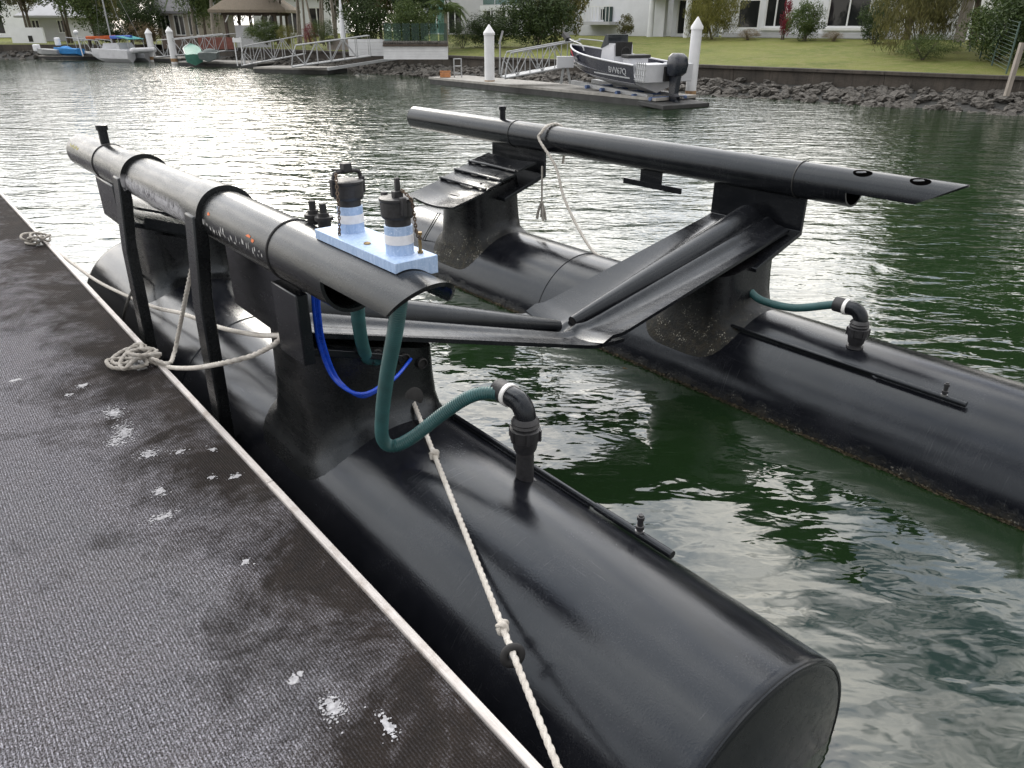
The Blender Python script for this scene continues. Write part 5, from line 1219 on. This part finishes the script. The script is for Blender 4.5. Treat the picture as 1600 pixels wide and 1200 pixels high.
# big garden bush mass left of the motorboat
shrub('large dense dark bush beside the lawn gangway', bt(840, 6.5), 3.6, 3.2, 'b', M['leaf_dark']); shrub('tall olive bush rising over the dark bush', bt(868, 8.5), 3.4, 5.2, 'a', M['leaf_olive']); palm('shaggy palm with dry skirt above the dark bush', bt(838, 9.5), 4.2, 2.0, FB, 16, 'leaf_dry')
shrub('dark hedge beneath the balcony house', bt(765, 6.0), 3.6, 1.7, 'b', M['leaf_dark'], name='hedge', d=1.6); shrub('low hedge behind the palm trunk', bt(724, 5.4), 2.2, 1.5, 'e', M['leaf_dark'], name='hedge')
palm('feathery palm standing before the pool terrace', bt(697, 3.4), 1.85, 1.15, FB, 20, 'leaf_mid', .05, tr=.10)
# house 3 garden
shrub('yellow green bushy clump at the bungalow corner', bt(1112, 12), 3.0, 2.9, 'c', M['leaf_yellow']); shrub('small reddish brown mound by the yellow clump', bt(1168, 12), 1.1, .55, 'e', M['leaf_dry'])
shrub('thin red leaved plant between the bungalow windows', bt(1223, 12.5), .5, 1.75, 'd', M['leaf_red']); shrub('round green bush below the bungalow windows', bt(1255, 12), 1.75, 1.75, 'a', M['leaf_mid']); shrub('dry low mound under the wide window', bt(1300, 12), .95, .45, 'e', M['leaf_dry'])
shrub('dark bush between the wide window and the weeping bush', bt(1366, 11), 1.5, 1.9, 'b', M['leaf_dark']); shrub('weeping feathery olive bush on the lawn', bt(1432, 7.6), 3.6, 4.2, 'c', M['leaf_olive'], name='weeping_bush'); shrub('low leafy skirt below the weeping bush', bt(1448, 5.6), 2.0, .9, 'e', M['leaf_mid'])
shrub('potted fan plant by the white house door', bt(976, 15), 1.0, 1.2, 'd', M['leaf_olive']); shrub('green scrub along the wire fence', bt(1560, 6), 2.6, 2.4, 'b', M['leaf_mid']); shrub('dense scrub beyond the wire fence', bt(1615, 4.5), 3.0, 2.8, 'a', M['leaf_dark'])
# tall trees at the right; their crowns colour the water
for px, o, h, r, key, lf, lb in ((1520, 11, 8, 2.8, 'a', 'leaf_mid', 'tall green tree above the weeping bush'), (1570, 9, 10.5, 3.2, 'b', 'leaf_dark', 'tall dark tree behind the wire fence'), (1690, 8, 11, 3.6, 'a', 'leaf_mid', 'spreading green tree past the timber post'), (1840, 7, 11, 3.6, 'b', 'leaf_dark', 'dark spreading tree past the timber post by the water'), (2080, 6, 11, 3.6, 'a', 'leaf_mid', 'green tree by the water farthest from the bungalow'), (1415, 14, 5.6, 2.2, 'e', 'leaf_olive', 'olive tree behind the weeping bush')):
    tree(lb, bt(px, o), h, r, key, M[lf], frame=FB, group=G, lift_=.22 if px > 1450 else .3, tr=.16)
def wt(px, Y, z=1.2): p = atY(px, 60, Y); p.z = z; return p
# left and middle trees, world frame
rows = [(-20, 64, 7, 2.6, 'b', 'leaf_dark', .12, 'dark tree beside the low white garden wall'), (52, 64.5, 5.2, 2.0, 'a', 'leaf_olive', .45, 'forked olive tree before the white lawn house'), (112, 63, 5.6, 2.6, 'a', 'leaf_mid', .40, 'broad green multi stemmed tree beside the long white house'), (150, 61, 5.4, 2.2, 'b', 'leaf_mid', .14, 'full green tree behind the catamaran'), (205, 60.5, 6.5, 2.4, 'e', 'leaf_olive', .18, 'olive tree behind the catamaran mast'), (228, 59, 3.6, 1.7, 'b', 'leaf_dark', .05, 'dark bushy tree between catamaran and grey roofed house'),
        (322, 57, 5.5, 1.9, 'a', 'leaf_mid', .15, 'green tree between grey roofed house and pavilion'), (440, 52, 7.5, 2.5, 'b', 'leaf_dark', .30, 'dark tree rising behind the pavilion'), (470, 49.5, 9, 2.6, 'e', 'leaf_olive', .34, 'tall pale trunked tree beside the picket balustrade'), (500, 48.5, 9.5, 2.6, 'a', 'leaf_mid', .36, 'tall pale trunked tree with green crown behind the red shrub'), (528, 47.5, 8.6, 2.4, 'b', 'leaf_dark', .30, 'tall pale trunked tree by the closed umbrella'),
        (560, 49, 9, 3.0, 'b', 'leaf_dark', .08, 'dense dark tree behind the white board wall'), (596, 47, 8, 2.6, 'c', 'leaf_dry', .06, 'tan feathery tree above the pool terrace'), (634, 46, 8, 2.6, 'a', 'leaf_mid', .08, 'dense green tree between the pool terrace and grey house'), (655, 44, 6, 1.8, 'b', 'leaf_dark', .05, 'dark slim tree against the grey house'), (420, 70, 10, 4.5, 'a', 'leaf_dark', .05, 'large dark tree behind the shaded white house'), (290, 78, 8, 4.0, 'b', 'leaf_mid', .1, 'large green tree behind the grey roofed house'), (170, 78, 7.5, 4.0, 'a', 'leaf_dark', .05, 'large dark tree behind the long white house'), (10, 86, 8, 4.5, 'b', 'leaf_dark', .05, 'large dark tree behind the two storey white house')]
for px, Y, h, r, key, lf, lf_, lb in rows:
    pale = 460 <= px <= 530
    tree(lb, wt(px, Y, .95 if px < 230 else 1.35), h, r, key, M[lf], M['bark_pale'] if pale else None, group=G, lift_=lf_, trunks=3 if pale or px in (52, 112) else 1, tr=.09 if pale else .11)
palm('palm standing tall behind the catamaran bow', wt(150, 62.5, 1.0), 3.6, 1.8, n=16, leaf='leaf_mid'); palm('palm beside the red brown paling fence', wt(305, 58, 1.3), 3.0, 1.7, n=16); palm('slender palm between the grey roofed house and pavilion', wt(335, 55, 1.3), 2.6, 1.8, n=18); palm('palm rising above the house roof', wt(345, 60, 1.3), 3.2, 1.6, n=16, leaf='leaf_dark'); palm('leaning palm by the catamaran mast', wt(240, 61, 1.2), 3.4, 1.6, n=14, leaf='leaf_olive')
for px, Y, w, h, lf, lb in ((415, 47.5, 2.2, 1.3, 'leaf_mid', 'green shrub at the pavilion steps'), (448, 46, 1.2, 1.1, 'leaf_yellow', 'small yellow shrub by the picket balustrade'), (485, 45.5, .9, 1.2, 'leaf_red', 'small red shrub between the pale trunks'), (506, 45, 1.6, 1.4, 'leaf_mid', 'mid green shrub below the pale trunks'), (575, 43.5, 2.6, 2.6, 'leaf_dark', 'dark shrub above the white board wall'), (640, 41, 2.6, 2.2, 'leaf_mid', 'green shrub behind the pool glass'), (180, 59.3, 3.0, 1.5, 'leaf_dark', 'dark hedge behind the kayak'), (225, 58.5, 2.6, 1.6, 'leaf_dry', 'dry shrub behind the thin pile')):
    shrub(lb, wt(px, Y, .95 if px < 230 else 1.2), w, h, 'e' if w < 2 else 'b', M[lf], FW)
